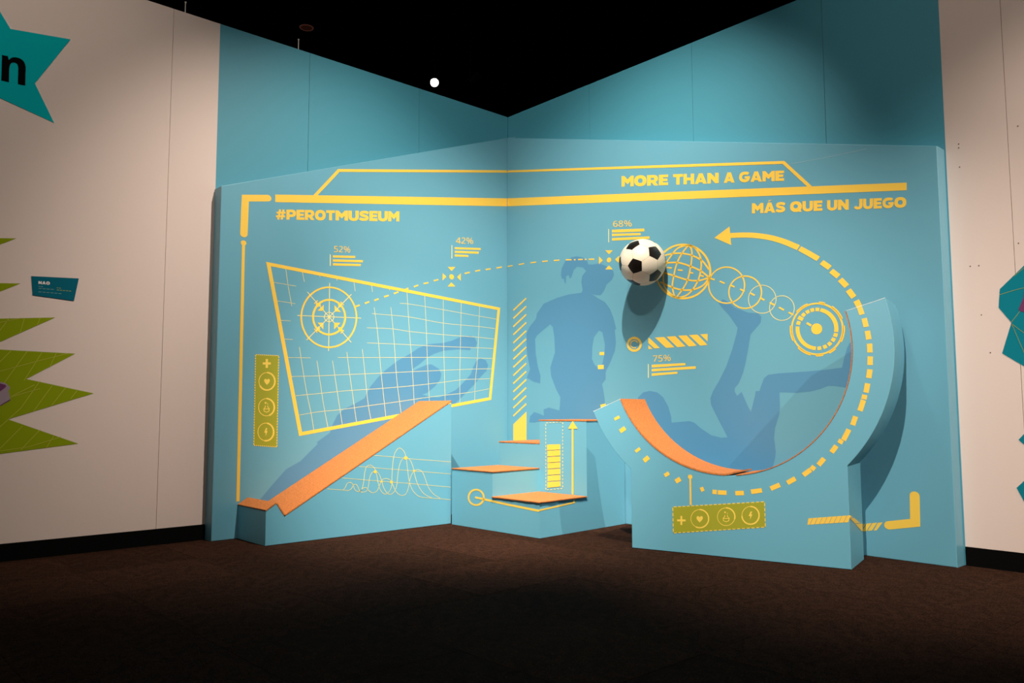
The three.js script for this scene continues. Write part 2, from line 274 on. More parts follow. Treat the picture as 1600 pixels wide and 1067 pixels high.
// ---------------------------------------------------------------- left mural panel
const muralLeft = tag(group('mural_panel'), 'tall sky-blue mural panel printed with a yellow goal net and a diving goalkeeper silhouette', 'mural panel');
mesh('board', sheetUV(prism([[-T + 0.0015, 0], [3.1227, 0], [3.1227, 2.8448], [-T + 0.0015, 4.0133]].map(([u, v]) => [u, v]), -T + 0.0015, 0, (u, v, w) => [w, v, u], 0.004)), M.panel, muralLeft);
{
  const P = muralLeft, f = () => on('left');
  const hand = [[1.2498, 1.5608], [1.1494, 1.6211], [1.0469, 1.6614], [0.8537, 1.686], [0.7457, 1.7136], [0.6263, 1.7612], [0.5044, 1.7788], [0.4472, 1.76], [0.4184, 1.7096], [0.4375, 1.6642], [0.5079, 1.6532], [0.5041, 1.6313], [0.6721, 1.6305], [0.8533, 1.6073], [0.9592, 1.574], [1.0459, 1.5349], [1.1311, 1.4686], [1.215, 1.4172], [1.2231, 1.3935], [1.1477, 1.4263], [1.0454, 1.4648], [0.9934, 1.4667], [0.9054, 1.4273], [0.875, 1.3785], [0.8871, 1.3215], [0.957, 1.2495], [1.0432, 1.1921], [1.103, 1.1706], [0.9911, 1.1508], [0.9036, 1.1446], [0.815, 1.1737], [0.6887, 1.2254], [0.5969, 1.2993], [0.5035, 1.3817], [0.4658, 1.4637], [0.4277, 1.524], [0.37, 1.553], [0.302, 1.5364], [0.2687, 1.4854], [0.2922, 1.4249], [0.3699, 1.3632], [0.4464, 1.2878], [0.5407, 1.2131], [0.6333, 1.1397], [0.7063, 1.0818], [0.7783, 1.0105], [1.193, 0.8611]];
  f().fill([...[[2.8854, 0.1706], [2.7102, 0.3128], [2.6507, 0.3786], [2.5562, 0.4754], [2.5013, 0.5308], [2.3739, 0.5902], [2.2147, 0.7307]], ...[[2.2194, 0.7484], [2.095, 0.8266], [2.0679, 0.9017], [2.0263, 0.9773], [1.9549, 1.0345], [1.8377, 1.0862], [1.7481, 1.1323], [1.6886, 1.2381], [1.6124, 1.3192], [1.5347, 1.3882], [1.3916, 1.4878]], ...hand, ...[[1.7995, 0.3408], [2.6445, 0.0304]]]).build('goalkeeper_silhouette', M.silhouette, P, 0.0004);
  // net: every cord stops short of the target
  const net = group('goal_net', P), cord = (pts) => f().line(smooth(pts, 4), 0.0037).build('net_cord', M.thinYellow, net, 0.0007);
  for (const c of [
    [[2.5467, 2.242], [2.5192, 2.0831], [2.482, 1.9123]], [[2.3903, 2.2276], [2.3692, 2.1363]], [[2.2278, 2.2206], [2.2174, 2.1935]], [[2.0558, 2.2086], [2.0494, 2.1806]], [[1.8766, 2.1938], [1.8616, 2.1039]], [[1.6899, 2.184], [1.678, 2.1152]], [[1.5, 2.1708], [1.49, 2.1499]],
    [[2.4031, 1.566], [2.3695, 1.3872], [2.324, 1.1648], [2.2794, 0.9913], [2.2518, 0.8484]], [[2.2336, 1.4547], [2.1991, 1.2669], [2.1555, 1.0409], [2.1156, 0.8709]], [[2.0811, 1.4607], [2.0381, 1.232], [1.9984, 1.0281], [1.9728, 0.8903]], [[1.9387, 1.5441], [1.9091, 1.3637], [1.8765, 1.183], [1.8291, 0.9179]], [[1.7777, 1.578], [1.7521, 1.3946], [1.7093, 1.0801], [1.6781, 0.9384]], [[1.6573, 1.9721], [1.6182, 1.7466], [1.574, 1.3736], [1.5166, 0.9608]], [[1.4736, 1.9903], [1.4343, 1.6765], [1.3975, 1.2974], [1.3453, 0.9866]],
    [[1.2925, 2.1544], [1.2659, 1.8367], [1.2234, 1.4238], [1.1947, 1.0391]], [[1.0837, 2.1464], [1.0619, 1.8086], [1.0417, 1.4299], [1.0164, 1.0669]], [[0.8564, 2.1304], [0.8504, 1.722], [0.8377, 1.3796], [0.8251, 1.0559]], [[0.6276, 2.1116], [0.6355, 1.7343], [0.6435, 1.3851], [0.6405, 1.082]], [[0.3861, 2.0895], [0.3993, 1.7777], [0.4181, 1.5096], [0.4426, 1.3025], [0.4499, 1.1148]],
    [[2.6483, 2.1018], [2.4457, 2.0906]], [[1.3707, 2.0361], [1.2713, 2.0379], [0.8557, 2.0164], [0.4092, 1.9888], [0.1572, 1.9747]], [[2.6186, 1.9473], [2.449, 1.9375]], [[1.6805, 1.9124], [1.2701, 1.9128], [0.8549, 1.8825], [0.3897, 1.8797], [0.1734, 1.8731]], [[2.5821, 1.7835], [2.4898, 1.7853]],
    [[1.7325, 1.7777], [1.4492, 1.7858], [1.2687, 1.7742], [0.8542, 1.7677], [0.4089, 1.7682], [0.1835, 1.7633]], [[2.5483, 1.6261], [2.4662, 1.6271]], [[1.7274, 1.6386], [1.284, 1.6461], [0.8535, 1.6502], [0.4087, 1.6597], [0.1975, 1.6627]], [[2.5118, 1.4708], [2.2963, 1.4773]], [[2.0283, 1.4911], [1.6305, 1.5078], [1.1428, 1.5296], [0.7929, 1.5443], [0.2106, 1.5583]],
    [[2.4711, 1.3101], [2.217, 1.3231], [1.9309, 1.3423], [1.6285, 1.3613], [1.2257, 1.3894], [0.7922, 1.4182], [0.4018, 1.4424], [0.2166, 1.4499]], [[2.4276, 1.1477], [2.2139, 1.1686], [1.9284, 1.1978], [1.6265, 1.2193], [1.2244, 1.2546], [0.7916, 1.3039], [0.6091, 1.3267], [0.2463, 1.3457]], [[2.3972, 0.9821], [2.2108, 1.0097], [1.9984, 1.0281], [1.7014, 1.0644], [1.3872, 1.1014], [1.0541, 1.1448], [0.7909, 1.1727], [0.5154, 1.2005], [0.2561, 1.2411]]]) cord(c);
  f().line([[2.7025, 2.2523], [0.1214, 2.0862], [0.2436, 1.1399], [2.3763, 0.8216]], 0.0299, { closed: true }).build('goal_frame', M.yellow, P, 0.001);
  // header
  f().line([[2.7216, 2.8153], [2.9188, 2.7802], [2.9234, 2.4773]], 0.0559, { round: true }).disc([[2.9188, 2.7802]][0], 0.028).build('corner_bracket', M.yellow, P);
  f().line([[2.9241, 2.4021], [2.9186, 1.2894], [2.9146, 0.2938]], 0.023).disc([[2.9241, 2.4021]][0], 0.0214).build('side_line', M.yellow, P);
  f().fill([[2.6561, 2.8576], [0.0012, 3.2965], [0.0014, 3.2092], [2.6545, 2.7922]]).build('header_bar', M.yellow, P);
  f().line([[2.2863, 2.9101], [2.0496, 3.1905], [0.0003, 3.5931]], 0.0256).build('header_outline', M.yellow, P, 0.0014);
  { const line = group('lettering', P); for (const [word, place] of [['#PEROT', [[2.6457, 2.6428], [2.0811, 2.7244], [2.0828, 2.8164], [2.6478, 2.7299]]], ['MUSEUM', [[2.0743, 2.7254], [1.388, 2.8244], [1.3891, 2.9226], [2.076, 2.8175]]]]) letters(line, 'left', M.yellow, 0.0012, word, quad(place)); }
  // readouts
  const readout = (text, box, ruler, bars) => { const g = group('percentage_readout', P); typed(g, 'character', 'left', M.yellow, 0.0012, sans, text, quad(box)); f().line(ruler, 0.0085).build('ruler', M.thinYellow, g); for (const b of bars) f().fill(b).build('bar', M.yellow, g); };
  readout('52%', [[2.0846, 2.4351], [1.9198, 2.4514], [1.9178, 2.5102], [2.0856, 2.4912]], [[2.1217, 2.4094], [2.1198, 2.3055]], [[[2.0956, 2.4049], [1.8668, 2.429], [1.8665, 2.409], [2.0952, 2.384]], [[2.095, 2.3684], [1.7826, 2.3994], [1.7869, 2.3788], [2.0946, 2.3476]], [[2.0943, 2.3333], [1.805, 2.3618], [1.8093, 2.3412], [2.0939, 2.3125]]]);
  readout('42%', [[0.7012, 2.7047], [0.4747, 2.7316], [0.471, 2.7986], [0.6978, 2.7689]], [[0.751, 2.6816], [0.7503, 2.5462]], [[[0.714, 2.6659], [0.3699, 2.7035], [0.3699, 2.6822], [0.7139, 2.6453]], [[0.7139, 2.629], [0.3953, 2.6621], [0.4011, 2.6386], [0.7138, 2.6069]], [[0.7137, 2.5921], [0.5356, 2.6076], [0.5356, 2.5882], [0.7136, 2.57]]]);
  const cross = f(); for (const q of [[[0.801, 2.4534], [0.7039, 2.465], [0.7534, 2.4166]], [[0.8018, 2.255], [0.7049, 2.2648], [0.7546, 2.3022]], [[0.8657, 2.3847], [0.8186, 2.3522], [0.867, 2.3077]], [[0.6349, 2.408], [0.6831, 2.3642], [0.6346, 2.3296]]]) cross.fill(q);
  cross.disc([[0.7531, 2.358]][0], 0.0267).build('crosshair', M.yellow, P);
  for (const q of [[[1.8559, 1.9628], [1.8119, 1.9806]], [[1.7582, 2.0005], [1.7108, 2.0208]], [[1.6566, 2.0364], [1.6099, 2.0568]], [[1.5516, 2.0798], [1.4991, 2.0998]], [[1.4428, 2.1216], [1.3909, 2.1431]], [[1.3285, 2.1659], [1.2755, 2.1907]], [[1.2134, 2.2096], [1.161, 2.2318]], [[1.0976, 2.2526], [1.0405, 2.2685]], [[0.9758, 2.294], [0.9175, 2.3118]], [[0.5843, 2.4107], [0.5181, 2.4317]], [[0.4453, 2.4505], [0.3775, 2.4689]], [[0.305, 2.4834], [0.2336, 2.5009]], [[0.1553, 2.5177], [0.078, 2.5377]]])
    f().line(q, 0.0139).build('trail_dash', M.yellow, P, 0.0013);
  // target
  const target = group('target', P), outer = [[2.118, 1.8455], [-0.2736, 0.0208], [0.005, 0.2676]], inner = [[2.1204, 1.8463], [-0.159, 0.0121], [0.0029, 0.1547]], w = (px) => px * 0.0057;
  f().line(arc(outer), w(2.5), { closed: true }).build('ring', M.yellow, target, 0.0011);
  f().line(arc(inner), w(3), { closed: true }).build('ring', M.yellow, target, 0.0011);
  const hairs = f(); for (const q of [[[2.1234, 2.152], [2.1225, 1.5456]], [[2.4281, 1.8371], [1.7957, 1.8617]], [[2.3391, 2.051], [1.8954, 1.6341]], [[1.8992, 2.0727], [2.3365, 1.63]]]) hairs.line(q, w(1.1));
  hairs.line(arc([[2.1228, 1.8466], [-0.0497, 0.0038], [0.0008, 0.0447]], 1, 0, 360, 8), w(1), { closed: true }).build('hairline', M.thinYellow, target, 0.0009);
  for (const q of [[[2.1771, 1.9521], [2.1793, 1.8991], [2.2373, 1.8932]], [[2.0723, 1.9582], [2.0666, 1.9012], [2.0047, 1.9014]], [[2.2352, 1.7897], [2.1772, 1.7909], [2.1793, 1.7323]], [[2.0694, 1.8003], [2.0083, 1.8029], [2.0716, 1.7393]]]) f().fill(q).build('pointer', M.yellow, target, 0.0012);
  for (const [s, l] of [[[[2.2577, 1.9539], [2.2195, 1.9689], [2.2035, 1.9428], [2.2411, 1.9244]], [[2.2685, 1.9535], [2.2365, 1.9838]]], [[[2.0359, 1.9673], [1.9961, 1.9857], [1.9954, 1.9469], [2.0301, 1.941]], [[2.0096, 1.9935], [1.9769, 1.9646]]], [[[2.247, 1.7395], [2.2217, 1.7586], [2.2071, 1.7334], [2.2432, 1.7089]], [[2.266, 1.7341], [2.2366, 1.7012]]], [[[2.0355, 1.7595], [1.9976, 1.7662], [1.9816, 1.7316], [2.0183, 1.725]], [[2.0046, 1.7063], [1.973, 1.7398]]]]) f().fill(s).line(l, w(1.6)).build('marker', M.yellow, target, 0.0012);
}
// green strip of icons, drawn on any face: corners bottom left, bottom right, top right, top left; the icons' ellipses
function badge(P, face, corners, w, plus, rings, arcs, along) {
  const f = () => on(face), g = group('icon_strip', P);
  f().fill(corners).build('backing', M.badge, g, 0.0011);
  const dashed = f(); dashed.step = 0; const [bl, br, tr, tl] = corners, edge = (a, b, n) => { for (let i = 0; i < n; i++) { const s = (i + 0.15) / n, t = (i + 0.75) / n; dashed.line([[a[0] + (b[0] - a[0]) * s, a[1] + (b[1] - a[1]) * s], [a[0] + (b[0] - a[0]) * t, a[1] + (b[1] - a[1]) * t]], w * 1.3); } };
  edge(bl, br, along[0]); edge(br, tr, along[1]); edge(tr, tl, along[0]); edge(tl, bl, along[1]);
  dashed.build('dashed_border', M.badgeLine, g, 0.0015);
  f().line([at(plus, -1, 0), at(plus, 1, 0)], w * 3).line([at(plus, 0, -1), at(plus, 0, 1)], w * 3).build('plus_icon', M.badgeLine, g, 0.0015);
  rings.forEach((r, i) => f().line(arc(r), w * 0.9, { closed: true }).line(arc(r, 1, ...arcs[i]), w * 2.1).build('icon_ring', M.badgeLine, g, 0.0015));
  const [h, fl, b] = rings;
  f().fill([...bez([[0, -0.42], [-0.2, -0.22], [-0.36, -0.1], [-0.36, 0.1], [-0.36, 0.32], [-0.1, 0.36], [0, 0.14], [0.1, 0.36], [0.36, 0.32], [0.36, 0.1], [0.36, -0.1], [0.2, -0.22], [0, -0.42]], 6).slice(0, -1)].map(([x, y]) => at(h, x, y))).build('heart_icon', M.badgeLine, g, 0.0015);
  f().line([[0.16, 0.2], [0.14, 0.04], [0.36, -0.18], [0.3, -0.46], [0, -0.58], [-0.3, -0.46], [-0.34, -0.18], [-0.14, 0.04], [-0.16, 0.2]].map(([x, y]) => at(fl, x, y)), w).line([[-0.3, -0.2], [0.3, -0.2]].map(([x, y]) => at(fl, x, y)), w).disc(at(fl, -0.12, 0.5), w * 1.3).disc(at(fl, 0.14, 0.38), w * 0.7).build('flask_icon', M.badgeLine, g, 0.0015);
  f().fill([[0.02, 0.45], [0.2, 0.42], [0.06, 0.12], [0.22, 0.12], [-0.04, -0.5], [-0.02, -0.08], [-0.22, -0.08]].map(([x, y]) => at(b, x, y))).build('lightning_icon', M.badgeLine, g, 0.0015);
}
badge(muralLeft, 'left', [[2.7928, 0.7381], [2.5908, 0.7183], [2.5918, 1.4824], [2.7963, 1.483]], 0.0061, [[2.6971, 1.4136], [-0.0356, 0.0013], [0.0009, 0.0369]], [[[2.6916, 1.2648], [-0.0702, 0.0016], [0.0018, 0.0727]], [[2.6905, 1.0495], [-0.0692, 0], [0.0018, 0.0716]], [[2.6913, 0.8456], [-0.069, -0.0014], [0.0018, 0.0728]]], [[-150, 90], [-70, 90], [-100, 80]], [12, 34]);

// ---------------------------------------------------------------- right mural panel
const muralRight = tag(group('mural_panel'), 'wide sky-blue mural panel with a girl silhouette, a kicker and MORE THAN A GAME', 'mural panel');
mesh('board', sheetUV(prism([[0.0032, 0], [4.3452, 0], [4.3452, 2.7887], [0.0032, 3.9647]], -T + 0.0015, 0, (u, v, w) => [u, v, w], 0.004)), M.panel, muralRight);
{
  const P = muralRight, f = () => on('right'), w = (px) => px * 0.0054;
  f().fill([[0.9452, 2.5146], [1.013, 2.5165], [1.1019, 2.4921], [1.1563, 2.4515], [1.1667, 2.4173], [1.2208, 2.405], [1.3064, 2.4062], [1.39, 2.3706], [1.4821, 2.3106], [1.4916, 2.2698], [1.4601, 2.2263], [1.3975, 2.1941], [1.3696, 2.1416], [1.3227, 2.0988], [1.2486, 2.1101], [1.2059, 2.1277], [1.2801, 2.0793], [1.374, 2.0296], [1.435, 1.9603], [1.4745, 1.878], [1.5091, 1.7656], [1.4908, 1.7576], [1.5029, 1.6414], [1.4894, 1.5644], [1.4263, 1.4507], [1.3736, 1.3747], [1.3724, 1.3043], [1.3261, 1.2617], [1.3398, 1.2112], [1.359, 1.1171], [1.3579, 1.047], [1.366, 0.9149], [0.7548, 0.9097], [0.755, 0.9344], [0.4205, 0.895], [0.3337, 0.8942], [0.3466, 0.9575], [0.4089, 1.0003], [0.4824, 0.9834], [0.5476, 0.9633], [0.5433, 1.0255], [0.6153, 1.0454], [0.7674, 1.0151], [0.7804, 1.1485], [0.7231, 1.224], [0.6538, 1.3594], [0.6428, 1.4438], [0.7104, 1.5916], [0.7049, 1.7431], [0.6822, 1.846], [0.6468, 1.8793], [0.5501, 1.8307], [0.4516, 1.7778], [0.4266, 1.745], [0.4331, 1.6069], [0.4616, 1.4683], [0.5024, 1.3644], [0.497, 1.2881], [0.3987, 1.3078], [0.2988, 1.3539], [0.3497, 1.4385], [0.3251, 1.526], [0.3005, 1.6315], [0.2965, 1.8062], [0.3399, 1.8728], [0.4406, 1.9513], [0.4533, 2.0021], [0.5523, 2.0961], [0.7442, 2.136], [0.9066, 2.1522], [1.0751, 2.1502], [1.0931, 2.1728], [1.0766, 2.2568], [1.0884, 2.3128], [1.1396, 2.3555], [1.1005, 2.3935], [1.0229, 2.4122], [0.9776, 2.385], [0.9427, 2.3146], [0.9199, 2.3091], [0.9089, 2.3439], [0.8744, 2.3399], [0.8689, 2.2651], [0.8506, 2.2757], [0.8395, 2.319], [0.8209, 2.3129], [0.8004, 2.3577], [0.8128, 2.4237], [0.8646, 2.4925]], [[1.2964, 1.766], [1.3381, 1.747], [1.3675, 1.6343], [1.3597, 1.5402], [1.3332, 1.447], [1.2866, 1.4095], [1.2384, 1.4432], [1.203, 1.5007], [1.209, 1.6123], [1.2318, 1.7068]]).build('heading_girl_silhouette', M.silhouette, P, 0.0004);
  f().fill([[2.6118, 1.8924], [2.635, 1.8623], [2.7118, 1.7791], [2.7834, 1.6774], [2.7694, 1.624], [2.7271, 1.5041], [2.6684, 1.3705], [2.5936, 1.2497], [2.5351, 1.1684], [2.5093, 1.1135], [2.5158, 1.0582], [2.5466, 1.0031], [2.5847, 0.9347], [2.6643, 0.7976], [2.6044, 0.7922], [2.509, 0.8105], [2.4124, 0.864], [2.347, 0.912], [2.2967, 0.9242], [2.2109, 0.9178], [2.1147, 0.9097], [2.1106, 0.96], [2.0824, 1.0466], [2.0306, 1.1269], [1.9681, 1.1717], [1.8855, 1.1865], [1.8102, 1.1746], [1.7524, 1.1306], [1.7322, 1.0783], [1.7379, 0.8837], [1.9928, 0.6547], [2.3693, 0.4883], [2.7199, 0.4815], [3.0174, 0.5248], [3.0623, 0.5912], [3.0814, 0.656], [3.087, 0.6946], [3.0762, 0.7968], [3.0859, 0.8741], [3.1246, 0.9772], [3.1334, 1.0286], [3.1333, 1.1507], [3.1794, 1.1499], [3.2755, 1.1444], [3.3832, 1.1525], [3.4625, 1.1696], [3.5278, 1.1928], [3.5785, 1.1891], [3.653, 1.1752], [3.7091, 1.1944], [3.7209, 1.4953], [3.6964, 1.4969], [3.6765, 1.4616], [3.6484, 1.378], [3.6338, 1.3214], [3.5323, 1.312], [3.3753, 1.3031], [3.1283, 1.2968], [3.0424, 1.2894], [3.0054, 1.2644], [2.9819, 1.2125], [2.9628, 1.1643], [2.929, 1.1637], [2.9202, 1.1216], [2.8824, 1.003], [2.8582, 1.0428], [2.803, 1.1607], [2.7623, 1.1305], [2.7403, 1.1646], [2.7411, 1.1915], [2.7807, 1.231], [2.8212, 1.3104], [2.8464, 1.3898], [2.8723, 1.4958], [2.8985, 1.6147], [2.9522, 1.6642], [2.9903, 1.7011], [2.9991, 1.7469], [2.9706, 1.7761], [2.8814, 1.791], [2.7605, 1.8432], [2.6995, 1.8974], [2.6527, 1.9231]]).build('kicker_silhouette', M.silhouette, P, 0.0004);
  f().line([[3.279, 2.9104], [3.5674, 2.8945], [3.8739, 2.8848]], w(0.6)).build('vinyl_crease', M.crease, P, 0.0006);
  f().fill([[0.008, 3.2951], [4.1403, 2.5795], [4.138, 2.5258], [0.0078, 3.208]]).build('header_bar', M.yellow, P);
  f().line([[0.01, 3.5909], [3.2282, 2.9359], [3.4413, 2.6943]], 0.0229).build('header_outline', M.yellow, P, 0.0014);
  { const line = group('lettering', P); for (const [word, place] of [['MORE', [[1.5977, 3.0872], [2.1273, 2.9907], [2.1295, 3.085], [1.5996, 3.1879]]], ['THAN', [[2.18, 2.9811], [2.641, 2.8971], [2.6435, 2.9853], [2.1823, 3.0749]]], ['A', [[2.6902, 2.8881], [2.7913, 2.8697], [2.7939, 2.9561], [2.6928, 2.9758]]], ['GAME', [[2.8317, 2.8623], [3.2282, 2.79], [3.2309, 2.8713], [2.8343, 2.9482]]]]) letters(line, 'right', M.yellow, 0.0012, word, quad(place)); }
  { const line = group('lettering', P); for (const [word, place] of [['MÁS', [[2.9415, 2.5843], [3.2309, 2.5411], [3.2337, 2.6219], [2.9442, 2.6678]]], ['QUE', [[3.2689, 2.5354], [3.5289, 2.4966], [3.5318, 2.5747], [3.2717, 2.6159]]], ['UN', [[3.5643, 2.4914], [3.728, 2.4669], [3.731, 2.5432], [3.5672, 2.5691]]], ['JUEGO', [[3.7654, 2.4613], [4.1311, 2.4068], [4.1342, 2.4793], [3.7684, 2.5372]]]]) letters(line, 'right', M.yellow, 0.0012, word, quad(place)); }
  const readout = (text, box, ruler, bars) => { const g = group('percentage_readout', P); typed(g, 'character', 'right', M.yellow, 0.0012, sans, text, quad(box)); f().line(ruler, w(1.5)).build('ruler', M.thinYellow, g); for (const b of bars) f().fill(b).build('bar', M.yellow, g); };
  readout('68%', [[1.4877, 2.725], [1.7114, 2.6918], [1.7109, 2.7508], [1.4887, 2.7838]], [[1.4326, 2.7166], [1.4304, 2.5891]], [[[1.4732, 2.7028], [1.8551, 2.6484], [1.8546, 2.6221], [1.4727, 2.6755]], [[1.4725, 2.6645], [1.8133, 2.6145], [1.8129, 2.5947], [1.4721, 2.6413]], [[1.4718, 2.6236], [1.912, 2.5679], [1.9115, 2.5444], [1.4714, 2.599]]]);
  readout('75%', [[1.926, 1.44], [2.1173, 1.4399], [2.1187, 1.496], [1.9273, 1.4972]], [[1.8746, 1.4244], [1.872, 1.3019]], [[[1.9112, 1.4164], [2.2697, 1.4156], [2.2692, 1.396], [1.9107, 1.391]], [[1.9104, 1.3795], [2.3738, 1.3842], [2.3733, 1.3624], [1.9099, 1.3566]], [[1.9096, 1.3401], [2.1861, 1.3451], [2.1857, 1.3279], [1.9091, 1.3173]]]);
  const cross = f(); for (const q of [[[1.3864, 2.5202], [1.4821, 2.5058], [1.4338, 2.4747]], [[1.3834, 2.3379], [1.479, 2.3252], [1.4321, 2.3697]], [[1.3079, 2.4738], [1.3561, 2.4282], [1.3067, 2.3978]], [[1.5562, 2.4446], [1.5069, 2.4137], [1.5549, 2.3732]]]) cross.fill(q);
  cross.disc([[1.4329, 2.4215]][0], w(4.3)).build('crosshair', M.yellow, P);
  for (const q of [[[0.0048, 2.5525], [0.0897, 2.5503]], [[0.1823, 2.5485], [0.2691, 2.5473]], [[0.3632, 2.5419], [0.4493, 2.5389]], [[0.5362, 2.5313], [0.6177, 2.5258]], [[0.704, 2.5181], [0.785, 2.511]], [[0.8707, 2.5018], [0.9492, 2.4921]], [[0.9822, 2.4875], [1.0034, 2.4845]], [[1.0361, 2.4813], [1.0989, 2.4738]], [[1.1253, 2.47], [1.146, 2.4671]], [[1.1778, 2.464], [1.2481, 2.454]],
    [[2.0986, 2.2598], [2.1497, 2.2488]], [[2.212, 2.2236], [2.2618, 2.2129]], [[2.3362, 2.1841], [2.3691, 2.174]], [[2.4408, 2.146], [2.4748, 2.1335]], [[2.5374, 2.1095], [2.5789, 2.0931]], [[2.6274, 2.0743], [2.6742, 2.0512]], [[2.7233, 2.0334], [2.7656, 2.0104]], [[2.8153, 1.9874], [2.8557, 1.9657]], [[2.9036, 1.948], [2.9448, 1.9227]], [[2.9899, 1.9002], [3.0302, 1.8754]], [[3.0734, 1.852], [3.1154, 1.829]], [[3.1521, 1.8066], [3.1932, 1.7818]], [[3.2308, 1.7612], [3.2687, 1.7386]]])
    f().line(q, w(2.3)).build('trail_dash', M.yellow, P, 0.0013);
  // ball drawn as a globe, then fading circles
  const globe = group('globe', P); f().line(arc([[2.2573, 2.2046], [0.2813, -0.0367], [0.0058, 0.233]]), w(3.1), { closed: true }).build('outline', M.yellow, globe);
  for (const q of [[[2.3296, 2.4266], [2.2534, 2.3563], [2.2012, 2.2797], [2.1628, 2.1585], [2.1509, 2.0841], [2.1739, 1.9875]], [[2.3296, 2.4266], [2.356, 2.3827], [2.3594, 2.3241], [2.3388, 2.211], [2.2967, 2.1003], [2.189, 1.9826]], [[2.3296, 2.4266], [2.3923, 2.3896], [2.4458, 2.2952], [2.447, 2.1967], [2.4037, 2.0875], [2.3089, 1.9996], [2.1939, 1.9787]], [[2.3296, 2.4266], [2.2146, 2.4125], [2.142, 2.3557], [2.0891, 2.2952], [2.0578, 2.1971], [2.0689, 2.0936], [2.1739, 1.9858]],
    [[2.0596, 2.3693], [2.1527, 2.3744], [2.2535, 2.3629], [2.3711, 2.3241], [2.466, 2.2636], [2.5264, 2.1862]], [[2.0582, 2.3063], [2.2215, 2.2853], [2.3492, 2.2345], [2.4447, 2.1847], [2.5236, 2.1201]], [[2.0563, 2.2228], [2.1684, 2.1788], [2.3072, 2.1256], [2.4234, 2.1048], [2.5236, 2.1177]], [[2.0231, 2.1416], [2.1658, 2.0723], [2.2754, 2.0406], [2.383, 2.0366], [2.4701, 2.0633], [2.5186, 2.1062]]]) f().line(smooth(q, 8), w(2.5)).build('grid_line', M.yellow, globe);
  for (const [c, t] of [[[[2.6884, 2.0353], [0.1687, -0.0199], [0.0043, 0.1487]], 2], [[[2.8586, 1.9577], [0.1474, -0.0164], [0.004, 0.1301]], 2], [[[3.0087, 1.8853], [0.1204, -0.0126], [0.0036, 0.1109]], 0.95], [[[3.1746, 1.7993], [0.1036, -0.01], [0.0032, 0.0952]], 0.95]]) f().line(arc(c), w(t), { closed: true }).build('trail_circle', t > 1 ? M.yellow : M.thinYellow, P);
  // dial
  const dial = group('dial', P), c = [[3.451, 1.6166], [0.0515, -0.004], [0.0018, 0.0492]];
  f().line(arc(c, 3.86), w(2.3), { closed: true }).build('rim', M.yellow, dial);
  for (const [a, b] of [[72, 85], [22, 56], [-28, 7], [-63, -46], [-92, -76], [-135, -103], [173, 207], [110, 140]]) f().line(arc(c, 4.02, a, b, 12), w(2.6)).build('rim_tooth', M.yellow, dial);
  f().line(arc(c, 2.93, -9, 79, 24), w(5)).build('scale', M.yellow, dial); f().line(arc(c, 2.95, 173, 256, 24), w(5)).build('scale', M.yellow, dial);
  for (const a of [88, 103, 118, 133, 147, 162, -18, -33, -49, -65, -82, -98]) f().line(arc(c, 2.95, a - 5.6, a + 5.6, 4), w(a === 147 ? 7.2 : 5)).build('scale_dash', M.yellow, dial);
  f().fill(arc(c, 0.83)).build('hub', M.yellow, dial); f().line([[3.3748, 1.6673], [3.4091, 1.6442]], w(3)).build('needle', M.yellow, dial);
  // big curved arrow and the start of its dashes
  f().fill([[2.5873, 2.4448], [2.733, 2.5154], [2.7446, 2.3582]]).line(smooth([[2.7338, 2.4391], [2.7904, 2.4329], [2.8491, 2.4248], [2.9185, 2.4124], [2.9922, 2.395], [3.1029, 2.3605], [3.2103, 2.3135], [3.3287, 2.2477]], 4), w(7.6)).build('curved_arrow', M.yellow, P);
  for (const q of [[[3.3378, 2.2409], [3.4115, 2.1911], [3.4836, 2.1391]], [[3.5085, 2.1117], [3.57, 2.0601]], [[3.579, 2.0374], [3.6329, 1.9877]], [[3.6439, 1.9651], [3.6922, 1.9085]], [[3.7018, 1.8813], [3.7407, 1.8225]], [[3.7566, 1.7978], [3.79, 1.7218]]]) f().line(q, w(7)).build('arc_dash', M.yellow, P, 0.0014);
  for (const [q, h] of [[[[1.3014, 1.5481], [1.3598, 1.545]], 5.4], [[[1.2783, 1.4209], [1.3516, 1.4211]], 7.2], [[[1.3061, 1.0535], [1.3706, 1.0656]], 5.2]]) f().line(q, w(h)).build('arc_dash', M.yellow, P, 0.0014);
  // round button, hazard bar
  f().line(arc([[1.7183, 1.6098], [0.073, -0.0046], [0.0011, 0.0574]]), w(4.1), { closed: true }).line(arc([[1.7185, 1.6098], [0.0414, -0.0026], [0.0006, 0.0326]], 1, 20, 300, 30), w(1.7)).build('round_button', M.yellow, P);
  const hazard = group('hazard_bar', P); for (const q of [[[1.8782, 1.5921], [1.9254, 1.556], [1.8775, 1.5562]], [[1.8796, 1.6562], [1.8924, 1.6553], [2.0043, 1.559], [1.9445, 1.5587], [1.8786, 1.6113]], [[1.9514, 1.6551], [2.0516, 1.6533], [2.1596, 1.5561], [2.071, 1.5563]], [[2.0764, 1.6541], [2.171, 1.6525], [2.2762, 1.5565], [2.1897, 1.5555]], [[2.1996, 1.653], [2.2874, 1.6517], [2.3884, 1.5558], [2.3085, 1.5545]], [[2.3124, 1.6512], [2.3981, 1.65], [2.4952, 1.5553], [2.4214, 1.555]], [[2.4239, 1.6494], [2.4977, 1.6477], [2.496, 1.5841]]]) f().fill(q).build('stripe', M.yellow, hazard);
